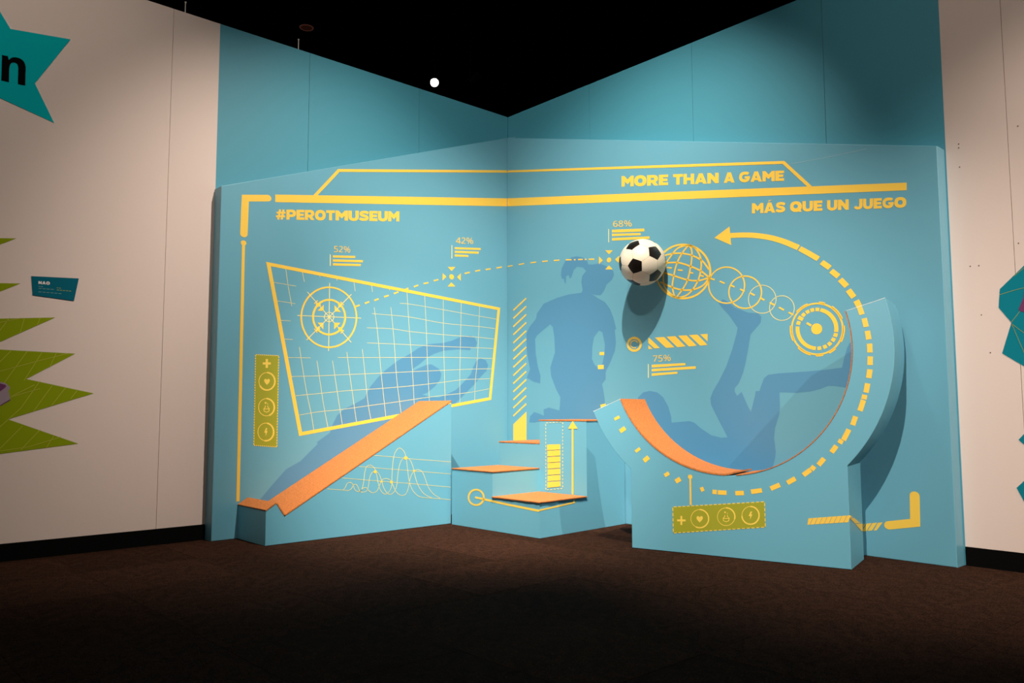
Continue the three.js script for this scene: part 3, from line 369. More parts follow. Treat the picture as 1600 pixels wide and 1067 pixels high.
  for (const q of [[[0.0954, 2.0701], [0.2963, 2.1794]], [[0.0951, 1.9843], [0.2958, 2.0949]], [[0.0947, 1.8972], [0.2953, 2.0091]], [[0.0944, 1.8117], [0.2948, 1.925]], [[0.094, 1.7248], [0.2943, 1.8394]], [[0.0937, 1.6397], [0.2938, 1.7555]], [[0.0933, 1.5531], [0.2933, 1.6703]], [[0.093, 1.4682], [0.2928, 1.5867]], [[0.0927, 1.3819], [0.2923, 1.5017]], [[0.0923, 1.2973], [0.2918, 1.4184]], [[0.092, 1.2113], [0.2913, 1.3337]], [[0.0916, 1.127], [0.2908, 1.2506]], [[0.0913, 1.0428], [0.2903, 1.1677]], [[0.091, 0.9587], [0.2898, 1.0849]]]) f().line(q, w(3.1)).build('hatch_stripe', M.yellow, P);
  f().fill([[0.0906, 0.8733], [0.2936, 1.0051], [0.2914, 0.6261], [0.0896, 0.6194]]).build('hatch_block', M.yellow, P);
  f().line([[3.9214, 0.2257], [4.096, 0.2614], [4.1003, 0.4405]], w(10.4), { round: true }).build('corner_bracket', M.yellow, P);
  for (const q of [[[3.7422, 0.2162], [3.7623, 0.222], [3.7412, 0.1904]], [[3.77, 0.2231], [3.8038, 0.2298], [3.7636, 0.1687], [3.7389, 0.1652], [3.7376, 0.1742]], [[3.8101, 0.2305], [3.8414, 0.2361], [3.8038, 0.1788], [3.7721, 0.1725]], [[3.8472, 0.2363], [3.8808, 0.2425], [3.8351, 0.1826], [3.8151, 0.18]]]) f().fill(q).build('warning_stripe', M.yellow, P);
}

// ---------------------------------------------------------------- wedge ramp against the left panel
const GAP = 0.003;
{
  const P = tag(group('wedge_ramp'), 'long blue wedge ramp with an orange top and a yellow wave graph on its side', 'ramp');
  const top = [[1.1388, 1.0996], [1.2852, 1.02], [2.7611, 0.2101], [2.8305, 0.3121], [2.9121, 0.2621]];
  mesh('body', prism([[1.1388, 0.002], ...top, [2.9121, 0.002]], GAP, D, (u, v, w) => [w, v, u], 0.0025), M.block, P);
  const th = 0.011, lay = (name, a, b, x0 = 0.004, x1 = D + 0.003) => {
    const dx = b[0] - a[0], dy = b[1] - a[1], l = Math.hypot(dx, dy), n = [dy / l, -dx / l]; if (n[1] < 0) { n[0] *= -1; n[1] *= -1; }
    const g = prism([a, b, [b[0] + n[0] * th, b[1] + n[1] * th], [a[0] + n[0] * th, a[1] + n[1] * th]], x0, x1, (u, v, w) => [w, v, u], 0.0012); const p = g.attributes.position, u = g.attributes.uv;
    for (let i = 0; i < p.count; i++) u.setXY(i, p.getX(i), (p.getZ(i) - a[0]) * dx / l + (p.getY(i) - a[1]) * dy / l); return mesh(name, g, M.cork, P);
  };
  lay('top_mat', top[0], top[1]); lay('top_mat', top[1], top[2]); lay('top_mat', top[2], top[3]); lay('top_mat', top[3], top[4]);
  const f = () => on('wedge'), w = (px) => px * 0.0054, g = group('wave_graph', P);
  for (const q of [[[1.956, 0.6438], [1.7706, 0.6229], [1.5695, 0.5973], [1.145, 0.5537]], [[2.1053, 0.5592], [1.8796, 0.5314], [1.5685, 0.4948], [1.1445, 0.4449]], [[2.2592, 0.4731], [2.0593, 0.4457], [1.7766, 0.4097], [1.5674, 0.3839], [1.1439, 0.3259]], [[2.3938, 0.3941], [2.2481, 0.3743], [2.2012, 0.3677]]]) f().line(q, w(0.62)).build('graph_line', M.thinYellow, g);
  for (const q of [
    [[2.252, 0.3745], [2.2314, 0.3948], [2.214, 0.4256], [2.1882, 0.4335], [2.1627, 0.4176], [2.1422, 0.3719], [2.1221, 0.3568], [2.0901, 0.3546], [2.0743, 0.3742], [2.059, 0.4284], [2.0482, 0.5107], [2.0325, 0.5515], [2.0001, 0.5653], [1.9629, 0.5447], [1.9374, 0.4979], [1.9111, 0.3913], [1.8854, 0.3406], [1.8432, 0.3131], [1.8096, 0.3284], [1.7846, 0.3691], [1.779, 0.4681], [1.7701, 0.5815], [1.7496, 0.6593], [1.7068, 0.6973], [1.6585, 0.6668], [1.636, 0.6117], [1.6172, 0.5024], [1.594, 0.3856], [1.5489, 0.3103], [1.4858, 0.2659], [1.358, 0.2441], [1.2555, 0.2305], [1.1433, 0.2131]],
    [[2.2012, 0.3677], [2.1739, 0.3808], [2.1547, 0.4103], [2.1309, 0.4136], [2.1106, 0.3869], [2.0941, 0.3549], [2.0578, 0.3455], [2.0256, 0.3571], [2.01, 0.4046], [1.9987, 0.4664], [1.9787, 0.5001], [1.9459, 0.5109], [1.9124, 0.4895], [1.8867, 0.4389], [1.8607, 0.367], [1.8264, 0.3225], [1.7924, 0.3074], [1.7585, 0.3248], [1.7333, 0.3658], [1.7213, 0.4506], [1.705, 0.5428], [1.6752, 0.5989], [1.636, 0.6117], [1.596, 0.5919], [1.5644, 0.536], [1.5413, 0.4549], [1.5047, 0.3654], [1.4408, 0.2882], [1.358, 0.247]],
    [[2.0901, 0.3546], [2.0583, 0.38], [2.03, 0.3796], [2.0093, 0.356], [1.9681, 0.3324], [1.9271, 0.347], [1.9028, 0.3908], [1.8783, 0.4349], [1.8364, 0.4444], [1.7938, 0.4264], [1.7677, 0.3822], [1.7328, 0.323], [1.6806, 0.2908], [1.6371, 0.2985], [1.6112, 0.3434], [1.5943, 0.4145], [1.5639, 0.4779], [1.5149, 0.5023], [1.4651, 0.4836], [1.4328, 0.4268], [1.3956, 0.3438], [1.3398, 0.2811], [1.2649, 0.2372]]]) f().line(smooth(q, 6), w(0.7)).build('wave', M.thinYellow, g, 0.0012);
  for (const [q, r] of [[[[1.6386, 0.6096]], 3], [[[1.9458, 0.5074]], 2.5], [[[1.7834, 0.4116]], 2.3], [[[1.5488, 0.4931]], 2], [[[1.8815, 0.4218]], 1.7]]) f().disc(q[0], w(r)).build('graph_point', M.yellow, g, 0.0014);
  f().fill([[1.1465, 1.0888], [1.1449, 1.0783], [1.1715, 1.0771], [1.1824, 1.0701], [1.1715, 1.0852]]).build('frame_line_end', M.yellow, P, 0.0012);
}

// ---------------------------------------------------------------- block of four steps in the corner
{
  const P = tag(group('step_block'), 'blue block of four spiralling steps with orange treads in the corner between the two ramps', 'steps');
  const s = (u, w) => [S0[0] + SE[0] * u + SI[0] * w, S0[1] + SE[1] * u + SI[1] * w];        // plan: along the front, inwards
  const u1 = 0.5488, u2 = 1.1138, mid = 0.5987, back = 1.1373;
  const plan = (u0, ua, w0, wa) => [s(u0, w0), s(ua, w0), s(ua, wa), s(u0, wa)];
  const H = [0.279, 0.4896, 0.714, 0.9231], th = 0.010;
  const steps = [[u1, u2, 0, mid, H[0]], [0, u1, 0, mid, H[1]], [0, u1, mid, back, H[2]], [u1, u2, mid, back, H[3]]];
  for (const [a, b, c, d2, h] of steps) {
    mesh('step', prism(plan(a, b, c, d2), 0.002, h, (u, v, w) => [u, w, v]), M.block, P);
    const ragged = h === H[0] ? 0.006 : 0.0015, o = h === H[0] ? 0.012 : 0.005, edge = [], inset = a > 0 && h === H[0] ? 0.002 : -0.003;
    const side = (p, q, j) => { for (let i = 0; i < 14; i++) { const t = i / 14; edge.push(s(p[0] + (q[0] - p[0]) * t + (j === 1 ? 1 : j === 3 ? 0 : 0) * (rnd() - 0.5) * ragged, p[1] + (q[1] - p[1]) * t + (j === 0 ? 1 : 0) * (rnd() - 0.5) * ragged)); } };
    const x0 = a + (a > 0 ? inset : -0.004), x1 = b + (h === H[2] ? -0.002 : o), z0 = c - (c > 0 ? 0.003 : o), z1 = c > 0 ? d2 : d2 - 0.012;
    side([x0, z0], [x1, z0], 0); side([x1, z0], [x1, z1], 1); side([x1, z1], [x0, z1], 2); side([x0, z1], [x0, z0], 3);
    const g = prism(edge, h + 0.0005, h + th, (u, v, w) => [u, w, v], 0), p = g.attributes.position, uv = g.attributes.uv; for (let i = 0; i < p.count; i++) uv.setXY(i, p.getX(i), p.getZ(i));
    const m = mesh('tread_mat', g, M.cork, P);
    if (h < H[2]) { const g2 = prism(edge, h + 0.0002, h + 0.004, (u, v, w) => [u, w, v], 0); g2.scale(1, 1, 1); mesh('mat_underside', g2, M.corkEdge, m); }
  }
  const wf = (px) => px * 0.0054, wb = (px) => px * 0.0056, ws = (px) => px * 0.0052;
  on('stepFront').line(arc([[0.3352, 0.2654], [0.1019, 0.0078], [-0.0001, 0.0659]]), wf(2.9), { closed: true }).build('ring_mark', M.yellow, P);
  on('stepFront').line([[0.3221, 0.2649], [0.7376, 0.2374], [1.1098, 0.2175]], wf(3.3)).build('lead_line', M.yellow, P);
  on('stepSide').line([[-0.0073, 0.2226], [0.2285, 0.2364], [0.4284, 0.2495], [0.4289, 0.2852]], ws(2.5)).build('lead_line', M.yellow, P);
  const g = group('level_meter', P), fb = () => on('stepBack');
  for (const q of [[[0.0958, 0.7104], [0.2601, 0.7189], [0.2596, 0.6732], [0.0954, 0.6602]], [[0.0985, 0.6558], [0.2595, 0.6673], [0.259, 0.6202], [0.098, 0.6049]], [[0.1001, 0.5998], [0.2589, 0.6128], [0.2584, 0.5657], [0.0997, 0.5505]], [[0.1007, 0.5453], [0.2584, 0.5599], [0.2579, 0.5128], [0.1002, 0.496]], [[0.1002, 0.4901], [0.2578, 0.5055], [0.2593, 0.4579], [0.0997, 0.4401]], [[0.0997, 0.4334], [0.2593, 0.4513], [0.2588, 0.4037], [0.0993, 0.385]], [[0.0971, 0.3782], [0.2587, 0.3964], [0.2582, 0.3495], [0.0945, 0.3275]]]) fb().fill(q).build('level_bar', M.yellow, g);
  const dashed = fb(); dashed.step = 0; const dl = (a, b, n) => { for (let i = 0; i < n; i++) { const m = (t) => [a[0] + (b[0] - a[0]) * t, a[1] + (b[1] - a[1]) * t]; dashed.line([m((i + 0.1) / n), m((i + 0.65) / n)], wb(1)); } };
  { const [a, b, c, e] = [[0.0805, 0.9041], [0.2907, 0.915], [0.2844, 0.3338], [0.0775, 0.3063]]; dl(a, b, 5); dl(b, c, 19); dl(c, e, 5); dl(e, a, 19); }
  dashed.build('dashed_border', M.thinYellow, g);
  fb().line([[0.4018, 0.2893], [0.4088, 0.865]], wb(2.6)).fill([[0.3548, 0.8555], [0.4689, 0.8586], [0.4096, 0.9263]]).build('rising_arrow', M.yellow, P);
}

// ---------------------------------------------------------------- curved ramp in front of the right panel
{
  const P = tag(group('curved_ramp'), 'big blue C-shaped curved ramp on a box base, lined with an orange strip', 'ramp');
  const cx = 0.7196, cy = 1.4249, ri = 0.8629, ro = 1.1108, depth = 0.4284, a0 = -157.9 * Math.PI / 180, a1 = 15.7 * Math.PI / 180;
  const polar = (r, a) => [cx + r * Math.cos(a), cy + r * Math.sin(a)], pts = [];
  const aL = Math.atan2(-Math.sqrt(ro * ro - cx * cx), -cx), aR = Math.atan2(-Math.sqrt(ro * ro - (RING_L - cx) ** 2), RING_L - cx);
  for (let i = 0; i <= 24; i++) pts.push(polar(ro, a0 + (aL - a0) * i / 24));
  pts.push([0, 0.002], [RING_L, 0.002]);
  for (let i = 0; i <= 60; i++) pts.push(polar(ro, aR + (a1 - aR) * i / 60));
  for (let i = 0; i <= 90; i++) pts.push(polar(ri, a1 + (a0 - a1) * i / 90));
  mesh('body', prism(pts, -depth, 0, (u, v, w) => ringPoint(u, v, w), 0.003), M.block, P);
  for (const a of [a0, a1]) { const da = a === a1 ? 0.0035 : -0.0035; mesh('raw_edge', prism([polar(ri, a), polar(ro, a), polar(ro, a + da), polar(ri, a + da)], -0.006, 0.0006, (u, v, w) => ringPoint(u, v, w)), M.rawEdge, P); }
  // lower back of the base, up to the panel
  const q0 = ringPoint(0.002, 0, -depth), q1 = ringPoint(RING_L, 0, -depth);
  mesh('base_back', prism([[q0[0], q0[2]], [q1[0], q1[2]], [3.7383, 0.004], [2.3256, 0.004]], 0.002, 0.4641, (u, v, w) => [u, w, v], 0.002), M.block, P);
  // lining in two strips, the end of the left one curled up
  const strip = (b0, b1, lift, n, thick = 0.0105) => {
    const inner = [], outer = []; for (let i = 0; i <= n; i++) { const t = i / n, a = b0 + (b1 - b0) * t, up = lift * Math.max(0, (t - 0.93) / 0.07) ** 2; outer.push(polar(ri - 0.0005 - up, a)); inner.push(polar(ri - 0.0005 - thick - up, a)); }
    const g = prism([...outer, ...inner.reverse()], -depth - 0.002, 0.003, (u, v, w) => ringPoint(u, v, w), 0), p = g.attributes.position, uv = g.attributes.uv;
    for (let i = 0; i < p.count; i++) { const dx = p.getX(i) - FRONT[0], dz = p.getZ(i) - FRONT[1], u = dx * E[0] + dz * E[1], w = dx * OUT[0] + dz * OUT[1]; uv.setXY(i, w, Math.atan2(p.getY(i) - cy, u - cx) * ri); }
    return mesh('lining', g, M.cork, P);
  };
  strip(a0, -86.5 * Math.PI / 180, 0.012, 60); strip(-85 * Math.PI / 180, a1, 0, 60, 0.0055);
  const f = () => on('ring'), w = (px) => px * 0.0044;
  const dash = (q, h) => f().line(q, w(h)).build('arc_dash', M.yellow, P);
  for (const q of [[[1.6333, 1.6822], [1.6479, 1.6296]], [[1.6591, 1.6045], [1.6699, 1.5479]], [[1.6758, 1.5224], [1.6823, 1.4663]], [[1.6856, 1.4393], [1.686, 1.3819]], [[1.6868, 1.3569], [1.683, 1.3016]], [[1.682, 1.274], [1.6722, 1.2189]], [[1.665, 1.185], [1.6525, 1.1263]], [[1.6451, 1.1126], [1.638, 1.0832]], [[1.6361, 1.0787], [1.6121, 1.0097]]]) dash(q, 7.2);
  for (const q of [[[1.5854, 0.9748], [1.5649, 0.9181]], [[1.5418, 0.8908], [1.5055, 0.8212]], [[1.495, 0.8235], [1.4812, 0.7998]], [[1.4618, 0.7845], [1.4295, 0.7403]], [[1.3828, 0.7005], [1.3452, 0.6556]], [[1.3195, 0.6472], [1.3005, 0.624]], [[1.2956, 0.6238], [1.2466, 0.5867]], [[1.1952, 0.563], [1.1416, 0.5302]], [[1.092, 0.5164], [1.0298, 0.4864]], [[0.9713, 0.4731], [0.8964, 0.4588]], [[0.8471, 0.4484], [0.7867, 0.4438]], [[0.7257, 0.4432], [0.6626, 0.4425]], [[0.6557, 0.4434], [0.6239, 0.4457]]]) dash(q, 7);
  for (const [q, h] of [[[[0.5372, 0.4532], [0.5614, 0.4639]], 7], [[[0.3511, 0.5026], [0.3881, 0.5248]], 7.4], [[[0.2676, 0.5416], [0.3022, 0.5624]], 6], [[[0.1059, 0.6418], [0.1448, 0.6725]], 7.4], [[[0.039, 0.7092], [0.0767, 0.7342]], 5], [[[-0.0849, 0.8571], [-0.0415, 0.885]], 7.2], [[[-0.1302, 0.948], [-0.088, 0.9684]], 5]]) dash(q, h);
  f().disc([[0.4622, 0.5417]][0], w(3.7)).line([[0.4622, 0.5417], [0.4621, 0.3425]], w(3)).build('pin_mark', M.yellow, P);
  badge(P, 'ring', [[0.3266, 0.1352], [0.9871, 0.2279], [0.9867, 0.3974], [0.3264, 0.3204]], w(1.05), [[0.3896, 0.2297], [0.0319, 0.0023], [0.0007, 0.0317]], [[[0.5266, 0.2515], [0.0651, 0.0046], [0.0015, 0.0632]], [[0.7179, 0.2786], [0.0619, 0.0043], [0.0016, 0.0607]], [[0.8882, 0.2994], [0.0589, 0.004], [0.0017, 0.0597]]], [[-115, 90], [-15, 90], [-175, 90]], [20, 5]);
  const strips = quad([[1.2621, 0.2641], [1.532, 0.3013], [1.5328, 0.3445], [1.2627, 0.3056]]);
  for (let i = 0; i < 9; i++) { const x = i / 9 - 0.06, l = (v) => Math.max(0, Math.min(1, v)); const poly = i === 0 ? [[0, 0.05], [0.05, 1], [0, 1]] : null; f().fill([strips(l(x + 0.012), 0), strips(l(x + 0.112), 0), strips(l(x + 0.19), 1), strips(l(x + 0.09), 1)]).build('warning_stripe', M.yellow, P); }
  const s = () => on('ringSide'); for (const q of [[[0.0122, 0.3427], [0.1044, 0.3188], [0.009, 0.3256]], [[0.0086, 0.3234], [0.1386, 0.3119], [0.3425, 0.255], [0.1669, 0.2731]], [[0.1702, 0.2696], [0.4191, 0.2416], [0.4086, 0.1917], [0.3633, 0.2014]]]) s().fill(q).build('warning_stripe', M.yellow, P, 0.0015);
}

// ---------------------------------------------------------------- football fixed to the right panel
{
  const R = 0.202, P = tag(group('soccer_ball', scene, [1.9894, 2.2951, 0.206]), 'oversized black and white football mounted high on the right mural panel', 'ball');
  const G = (1 + Math.sqrt(5)) / 2, ico = []; for (const a of [-1, 1]) for (const b of [-G, G]) ico.push([0, a, b], [a, b, 0], [b, 0, a]);
  const V = ico.map((a) => new THREE.Vector3(...a).normalize()), near = (i) => V.map((_, j) => j).filter((j) => j !== i && V[i].dot(V[j]) > 0.4);
  // turn it so that one black panel faces the camera side and its neighbour points up to the right
  const frame = (a, b) => { const x = a.clone().normalize(), y = b.clone().addScaledVector(x, -b.dot(x)).normalize(); return new THREE.Matrix4().makeBasis(x, y, x.clone().cross(y)); };
  const turn = frame(new THREE.Vector3(0.316, -0.316, 0.896), new THREE.Vector3(0.916, 0.277, 0.284)).multiply(frame(V[0], V[near(0)[0]]).transpose());
  V.forEach((v) => v.applyMatrix4(turn));
  const edgePt = (i, j) => V[i].clone().multiplyScalar(2 / 3).addScaledVector(V[j], 1 / 3).normalize();
  const patch = (ring) => {                                            // a slightly cushioned panel on the sphere
    const c = ring.reduce((s, v) => s.add(v), new THREE.Vector3()).normalize(), n = 7, pos = [];
    const pt = (a, b, i, j) => { const wa = i / n, wb = j / n, wc = 1 - wa - wb, rim = wa + wb; const q = c.clone().multiplyScalar(wc).addScaledVector(a, wa * 0.992).addScaledVector(b, wb * 0.992).addScaledVector(c, rim * 0.008).normalize(); const dip = Math.max(0, (rim - 0.86) / 0.14); return q.multiplyScalar(R * (1 - 0.016 * dip * dip)); };
    ring.forEach((a, k) => { const b = ring[(k + 1) % ring.length]; for (let i = 0; i < n; i++) for (let j = 0; j < n - i; j++) { const p0 = pt(a, b, i, j), p1 = pt(a, b, i + 1, j), p2 = pt(a, b, i, j + 1); pos.push(p0, p1, p2); if (j < n - i - 1) pos.push(p1, pt(a, b, i + 1, j + 1), p2); } });
    const g = new THREE.BufferGeometry(), nor = []; for (let i = 0; i < pos.length; i += 3) { const a = pos[i], b = pos[i + 1], d = pos[i + 2]; if (b.clone().sub(a).cross(d.clone().sub(a)).dot(a) < 0) { pos[i + 1] = d; pos[i + 2] = b; } }
    for (const v of pos) nor.push(...v.clone().normalize().toArray());
    g.setAttribute('position', new THREE.Float32BufferAttribute(pos.flatMap((v) => v.toArray()), 3)); g.setAttribute('normal', new THREE.Float32BufferAttribute(nor, 3)); return g;
  };
  const round = (c, list) => { const x = list[0].clone().addScaledVector(c, -list[0].dot(c)).normalize(), y = c.clone().cross(x); return list.map((v) => [Math.atan2(v.dot(y), v.dot(x)), v]).sort((a, b) => a[0] - b[0]).map((a) => a[1]); };
  mesh('core', new THREE.SphereGeometry(R * 0.982, 48, 32), M.ballCore, P);
  for (let i = 0; i < 12; i++) mesh('black_panel', patch(round(V[i], near(i).map((j) => edgePt(i, j)))), M.ballBlack, P);
  for (let i = 0; i < 12; i++) for (const j of near(i)) if (j > i) for (const k of near(i)) if (k > j && near(j).includes(k)) {
    const c = V[i].clone().add(V[j]).add(V[k]).normalize(); mesh('white_panel', patch(round(c, [edgePt(i, j), edgePt(j, i), edgePt(j, k), edgePt(k, j), edgePt(k, i), edgePt(i, k)])), M.ballWhite, P);
  }
}

// ---------------------------------------------------------------- graphics on the white walls
function plate(name, face, outline, thick, material, parent = scene) {
  return mesh(name, prism(outline, 0.0004, thick, (u, v, w) => F[face].map(u, v, w)), material, parent);
}
{
  const P = tag(group('star_sign'), 'dark teal pointed star sign with a black letter n high on the left white wall', 'sign');
  plate('star', 'wallLeft', [[5.0095, 3.9328], [4.7514, 3.9695], [4.6876, 3.8334], [4.6196, 3.73], [4.2364, 3.7751], [4.4528, 3.377], [4.3188, 3.119], [4.6602, 3.2137], [4.967, 3.0354]], 0.004, M.teal, P);
  typed(P, 'letter', 'wallLeft', M.ink, 0.0055, sansBold, 'n', quad([[4.659, 3.3394], [4.5117, 3.3429], [4.516, 3.5373], [4.6625, 3.5284]]));
}
{
  const P = tag(group('robot_label'), 'small dark teal slanted label headed NAO on the left white wall', 'label');
  plate('plate', 'wallLeft', [[4.4158, 1.9762], [4.1103, 1.9927], [4.136, 1.8249], [4.4012, 1.8423]], 0.005, M.navyTeal, P);
  letters(group('heading', P), 'wallLeft', M.paleInk, 0.0062, 'NAO', quad([[4.3693, 1.9243], [4.2973, 1.9258], [4.2982, 1.9482], [4.3702, 1.9457]]), 0.12);
  const lines = (mat, list, name) => { const f = on('wallLeft'); f.step = 0; for (const [q, n] of list) { const [a, b] = q; for (let i = 0; i < n; i++) { const t0 = (i + 0.04) / n, t1 = (i + 0.8) / n; f.line([[a[0] + (b[0] - a[0]) * t0, a[1] + (b[1] - a[1]) * t0], [a[0] + (b[0] - a[0]) * t1, a[1] + (b[1] - a[1]) * t1]], 0.0051); } } f.build(name, mat, P, 0.0062); };
  lines(M.dimInk, [[[[4.3691, 1.908], [4.3373, 1.9076]], 2], [[[4.3685, 1.8933], [4.2656, 1.8944]], 4], [[[4.3674, 1.8688], [4.2157, 1.8691]], 6]], 'small_print');
  lines(M.greenInk, [[[[4.2534, 1.9088], [4.2219, 1.908]], 2], [[[4.2516, 1.8932], [4.1542, 1.8935]], 5]], 'small_print');
}
{
  const P = tag(group('burst_decal'), 'lime green jagged burst graphic with thin lines low on the left white wall', 'decal');
  plate('burst', 'wallLeft', [[5.0519, 2.2535], [4.8378, 2.1943], [4.5184, 2.2334], [4.8311, 2.0504], [4.8237, 1.8894], [4.4812, 1.9165], [4.816, 1.7247], [4.812, 1.6382], [4.2532, 1.6935], [4.6575, 1.4558], [4.6571, 1.447], [4.1117, 1.4388], [4.4153, 1.2471], [3.9786, 1.1514], [4.5134, 0.9662], [4.067, 0.7861], [4.5503, 0.7307], [4.9745, 0.6602]], 0.002, M.green, P);
  for (const q of [[[4.6055, 1.5492], [4.5346, 1.6711]], [[4.4673, 1.5689], [4.4453, 1.6722]], [[4.3642, 1.6302], [4.3483, 1.6817]], [[4.6089, 1.6266], [4.4669, 1.6728]], [[4.5961, 1.3396], [4.5169, 1.4405]], [[4.5525, 1.2085], [4.4177, 1.4419]], [[4.4285, 1.2356], [4.3261, 1.4382]], [[4.2732, 1.334], [4.2365, 1.4354]], [[4.5939, 1.2901], [4.3456, 1.377], [4.159, 1.439]], [[4.5675, 0.9066], [4.4398, 1.0433], [4.3296, 1.2355]], [[4.4965, 1.1263], [4.3633, 1.2066]], [[4.4274, 0.7547], [4.3152, 0.8911]], [[4.3651, 1.0152], [4.2526, 1.203]], [[4.2518, 1.0603], [4.1647, 1.1907]], [[4.1302, 1.1103], [4.0905, 1.1687]], [[4.5609, 0.7572], [4.4247, 0.9186]], [[4.5105, 1.1184], [4.3274, 1.1812]], [[4.5605, 0.7485], [4.3795, 0.7731], [4.1814, 0.8374]], [[4.27, 0.7662], [4.2277, 0.8441]]]) on('wallLeft').line(q, 0.0041).build('thin_line', M.greenLine, P, 0.003);
  on('wallLeft').fill([[4.602, 1.2288], [4.5721, 1.2225], [4.5419, 1.2156], [4.5238, 1.2015], [4.5095, 1.1843], [4.5195, 1.1609], [4.5059, 1.1029], [4.5648, 1.0575], [4.5938, 1.0449]]).build('grey_figure', M.mauve, P, 0.0031);
  on('wallLeft').fill([[4.5984, 1.1482], [4.5692, 1.1573], [4.5405, 1.1838], [4.5336, 1.1955], [4.5414, 1.204], [4.5716, 1.2121], [4.6013, 1.2115]]).fill([[4.5651, 1.0633], [4.506, 1.1052], [4.5057, 1.0971], [4.5647, 1.0564]]).build('grey_figure_shading', M.plum, P, 0.0034);
}
{
  const P = tag(group('burst_decal'), 'dark teal angular burst graphic with thin gold lines at the right white wall', 'decal');
  plate('burst', 'wallRight', [[4.7803, 1.9282], [4.6373, 1.7944], [4.6241, 1.6745], [4.6925, 1.5708], [4.63, 1.3768], [4.7485, 1.2892], [4.8666, 1.2126], [4.7459, 0.8824], [4.6953, 0.8252], [4.7341, 0.7862], [4.8062, 0.6977], [4.7275, 0.5828], [4.6697, 0.5233], [4.7064, 0.4424], [4.9666, 0.2468], [5.1245, 2.0187]], 0.002, M.tealRight, P);
  for (const q of [[[4.6355, 1.7575], [4.7189, 1.7772], [4.8399, 1.7978]], [[4.694, 1.5744], [4.7387, 1.6322], [4.8376, 1.7523]], [[4.6934, 1.5628], [4.759, 1.5001], [4.8219, 1.4388]], [[4.6934, 1.5628], [4.7529, 1.3784], [4.7984, 1.2325]], [[4.7234, 1.8698], [4.8484, 1.9649]]]) on('wallRight').line(q, 0.0045).build('thin_line', M.tealLine, P, 0.003);
  on('wallRight').fill([[4.7736, 1.7671], [4.7688, 1.7254], [4.7379, 1.6554], [4.7425, 1.6395], [4.7688, 1.6309], [4.8696, 1.6126], [4.8765, 1.748]]).build('plum_figure', M.plum, P, 0.0032);
}

// ---------------------------------------------------------------- rods sticking up over the left wall
for (const [x, y0, y1, label] of [[467, 78.5, 65, 'thin white rod standing on the top edge of the blue left wall'], [290, 21, 5, 'thin white rod standing on the top edge of the left white wall']]) {
  const [u] = x === 467 ? [[2.3966, 4.2596]][0] : [[3.4056, 4.2604]][0], h = x === 467 ? 0.0951 : 0.0917;
  const P = tag(group('wall_rod', scene, [-T - 0.01, WALL_H, u]), label, 'rod');
  mesh('shaft', new THREE.CylinderGeometry(0.004, 0.004, h, 10).translate(0, h / 2, 0), M.pale, P);
  mesh('tip', new THREE.CylinderGeometry(0.009, 0.009, 0.006, 12).translate(0, h, 0), M.pale, P);
}

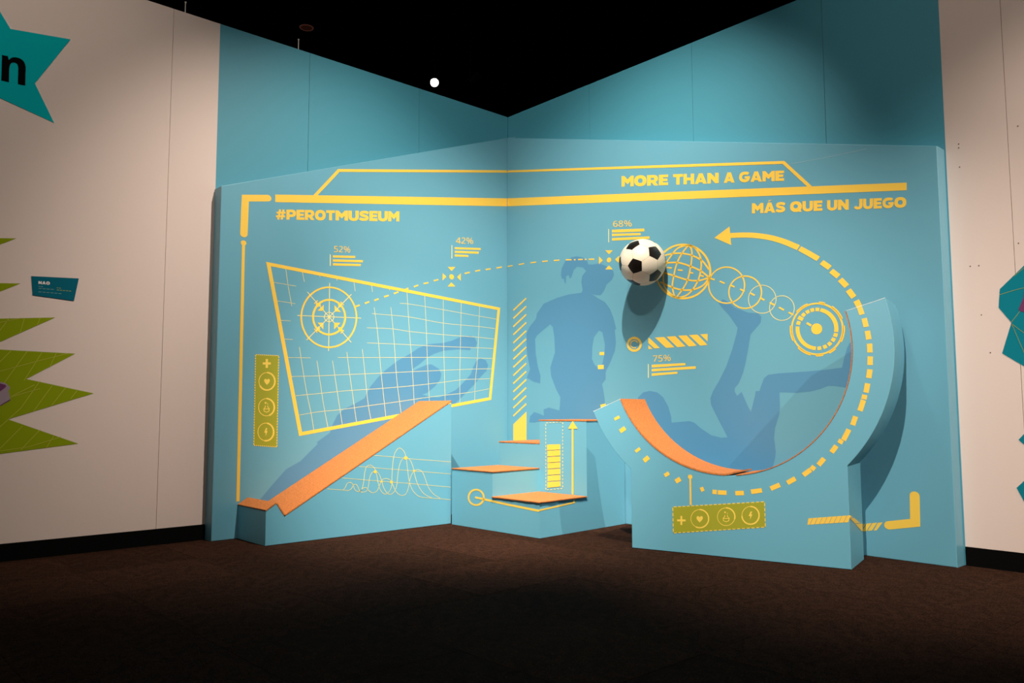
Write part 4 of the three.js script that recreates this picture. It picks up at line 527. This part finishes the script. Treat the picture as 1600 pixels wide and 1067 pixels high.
// ---------------------------------------------------------------- lamps
const glow = (r, g, b, e) => new THREE.MeshStandardMaterial({ color: 0x000000, emissive: linear(r, g, b), emissiveIntensity: e, roughness: 0.3 });
function trackLamp(name, from, aim, label, lens, scale = 1) {
  const P = tag(group(name, scene, from), label, 'spotlight'), dir = new THREE.Vector3(...aim).sub(new THREE.Vector3(...from)).normalize(), q = new THREE.Quaternion().setFromUnitVectors(new THREE.Vector3(0, -1, 0), dir);
  const r = 0.06 * scale, put = (g) => g.applyQuaternion(q);
  mesh('housing', put(new THREE.LatheGeometry([[0.001, 0.2], [0.045, 0.2], [0.058, 0.19], [0.06, 0.17], [0.06, -0.005], [0.054, -0.005], [0.054, 0.02], [0.001, 0.02]].map(([a, b]) => new THREE.Vector2(a * scale, b * scale)), 32)), M.can, P);
  mesh('lens', put(new THREE.CylinderGeometry(0.052 * scale, 0.052 * scale, 0.004, 32).translate(0, 0.016 * scale, 0)), lens, P);
  const up = 6.4 - from[1]; mesh('stem', new THREE.CylinderGeometry(0.008, 0.008, up - 0.1 * scale, 10).translate(0, up / 2 + 0.05 * scale, 0), M.can, P);
  mesh('yoke', new THREE.TorusGeometry(r * 1.15, 0.005, 8, 24, Math.PI).translate(0, 0.03, 0), M.can, P);
  return { P, dir };
}
SPOTS.forEach((s, i) => {
  const { P, dir } = trackLamp('track_spotlight', s.at, s.aim, s.label, glow(...WARM, 6));
  const l = new THREE.SpotLight(new THREE.Color().setRGB(...WARM), s.cd, 0, s.cone * Math.PI / 180, s.soft, 2);
  l.position.copy(dir).multiplyScalar(0.03); l.target.position.copy(dir).multiplyScalar(3); l.castShadow = true; l.shadow.radius = s.size / 0.02; l.shadow.mapSize.set(2048, 2048); l.shadow.bias = -0.0004;
  l.name = 'spot_beam'; l.target.name = 'beam_target'; P.add(l, l.target);
});
{
  const from = [-1.7086, 5.2, -0.288], { P, dir } = trackLamp('track_spotlight', from, [4.5, 2.3, 3.6], 'lit spotlight glowing white in the dark above the left wall', glow(1, 0.96, 0.92, 8), 1.0);
  const l = new THREE.SpotLight(new THREE.Color().setRGB(1, 0.9, 0.8), 0.6, 0, 0.3, 1, 2); l.position.copy(dir).multiplyScalar(0.03); l.target.position.copy(dir).multiplyScalar(3); l.castShadow = true; l.name = 'spot_beam'; l.target.name = 'beam_target'; P.add(l, l.target);
  const Q = tag(group('ceiling_downlight', scene, [-3.683, 6.4, 0.489]), 'dim round downlight with a dull red ring in the black ceiling', 'downlight');
  mesh('trim_ring', new THREE.TorusGeometry(0.088, 0.011, 10, 36).rotateX(Math.PI / 2), glow(1, 0.32, 0.2, 0.035), Q);
  mesh('lens', new THREE.CylinderGeometry(0.08, 0.08, 0.012, 32), glow(1, 0.3, 0.16, 0.01), Q);
  trackLamp('track_spotlight', [-1.4028, 5.2, -0.6299], [-4, 3, 1], 'unlit dark spotlight right of the glowing one above the corner', M.can, 0.8);
}
renderer.render(scene, camera);
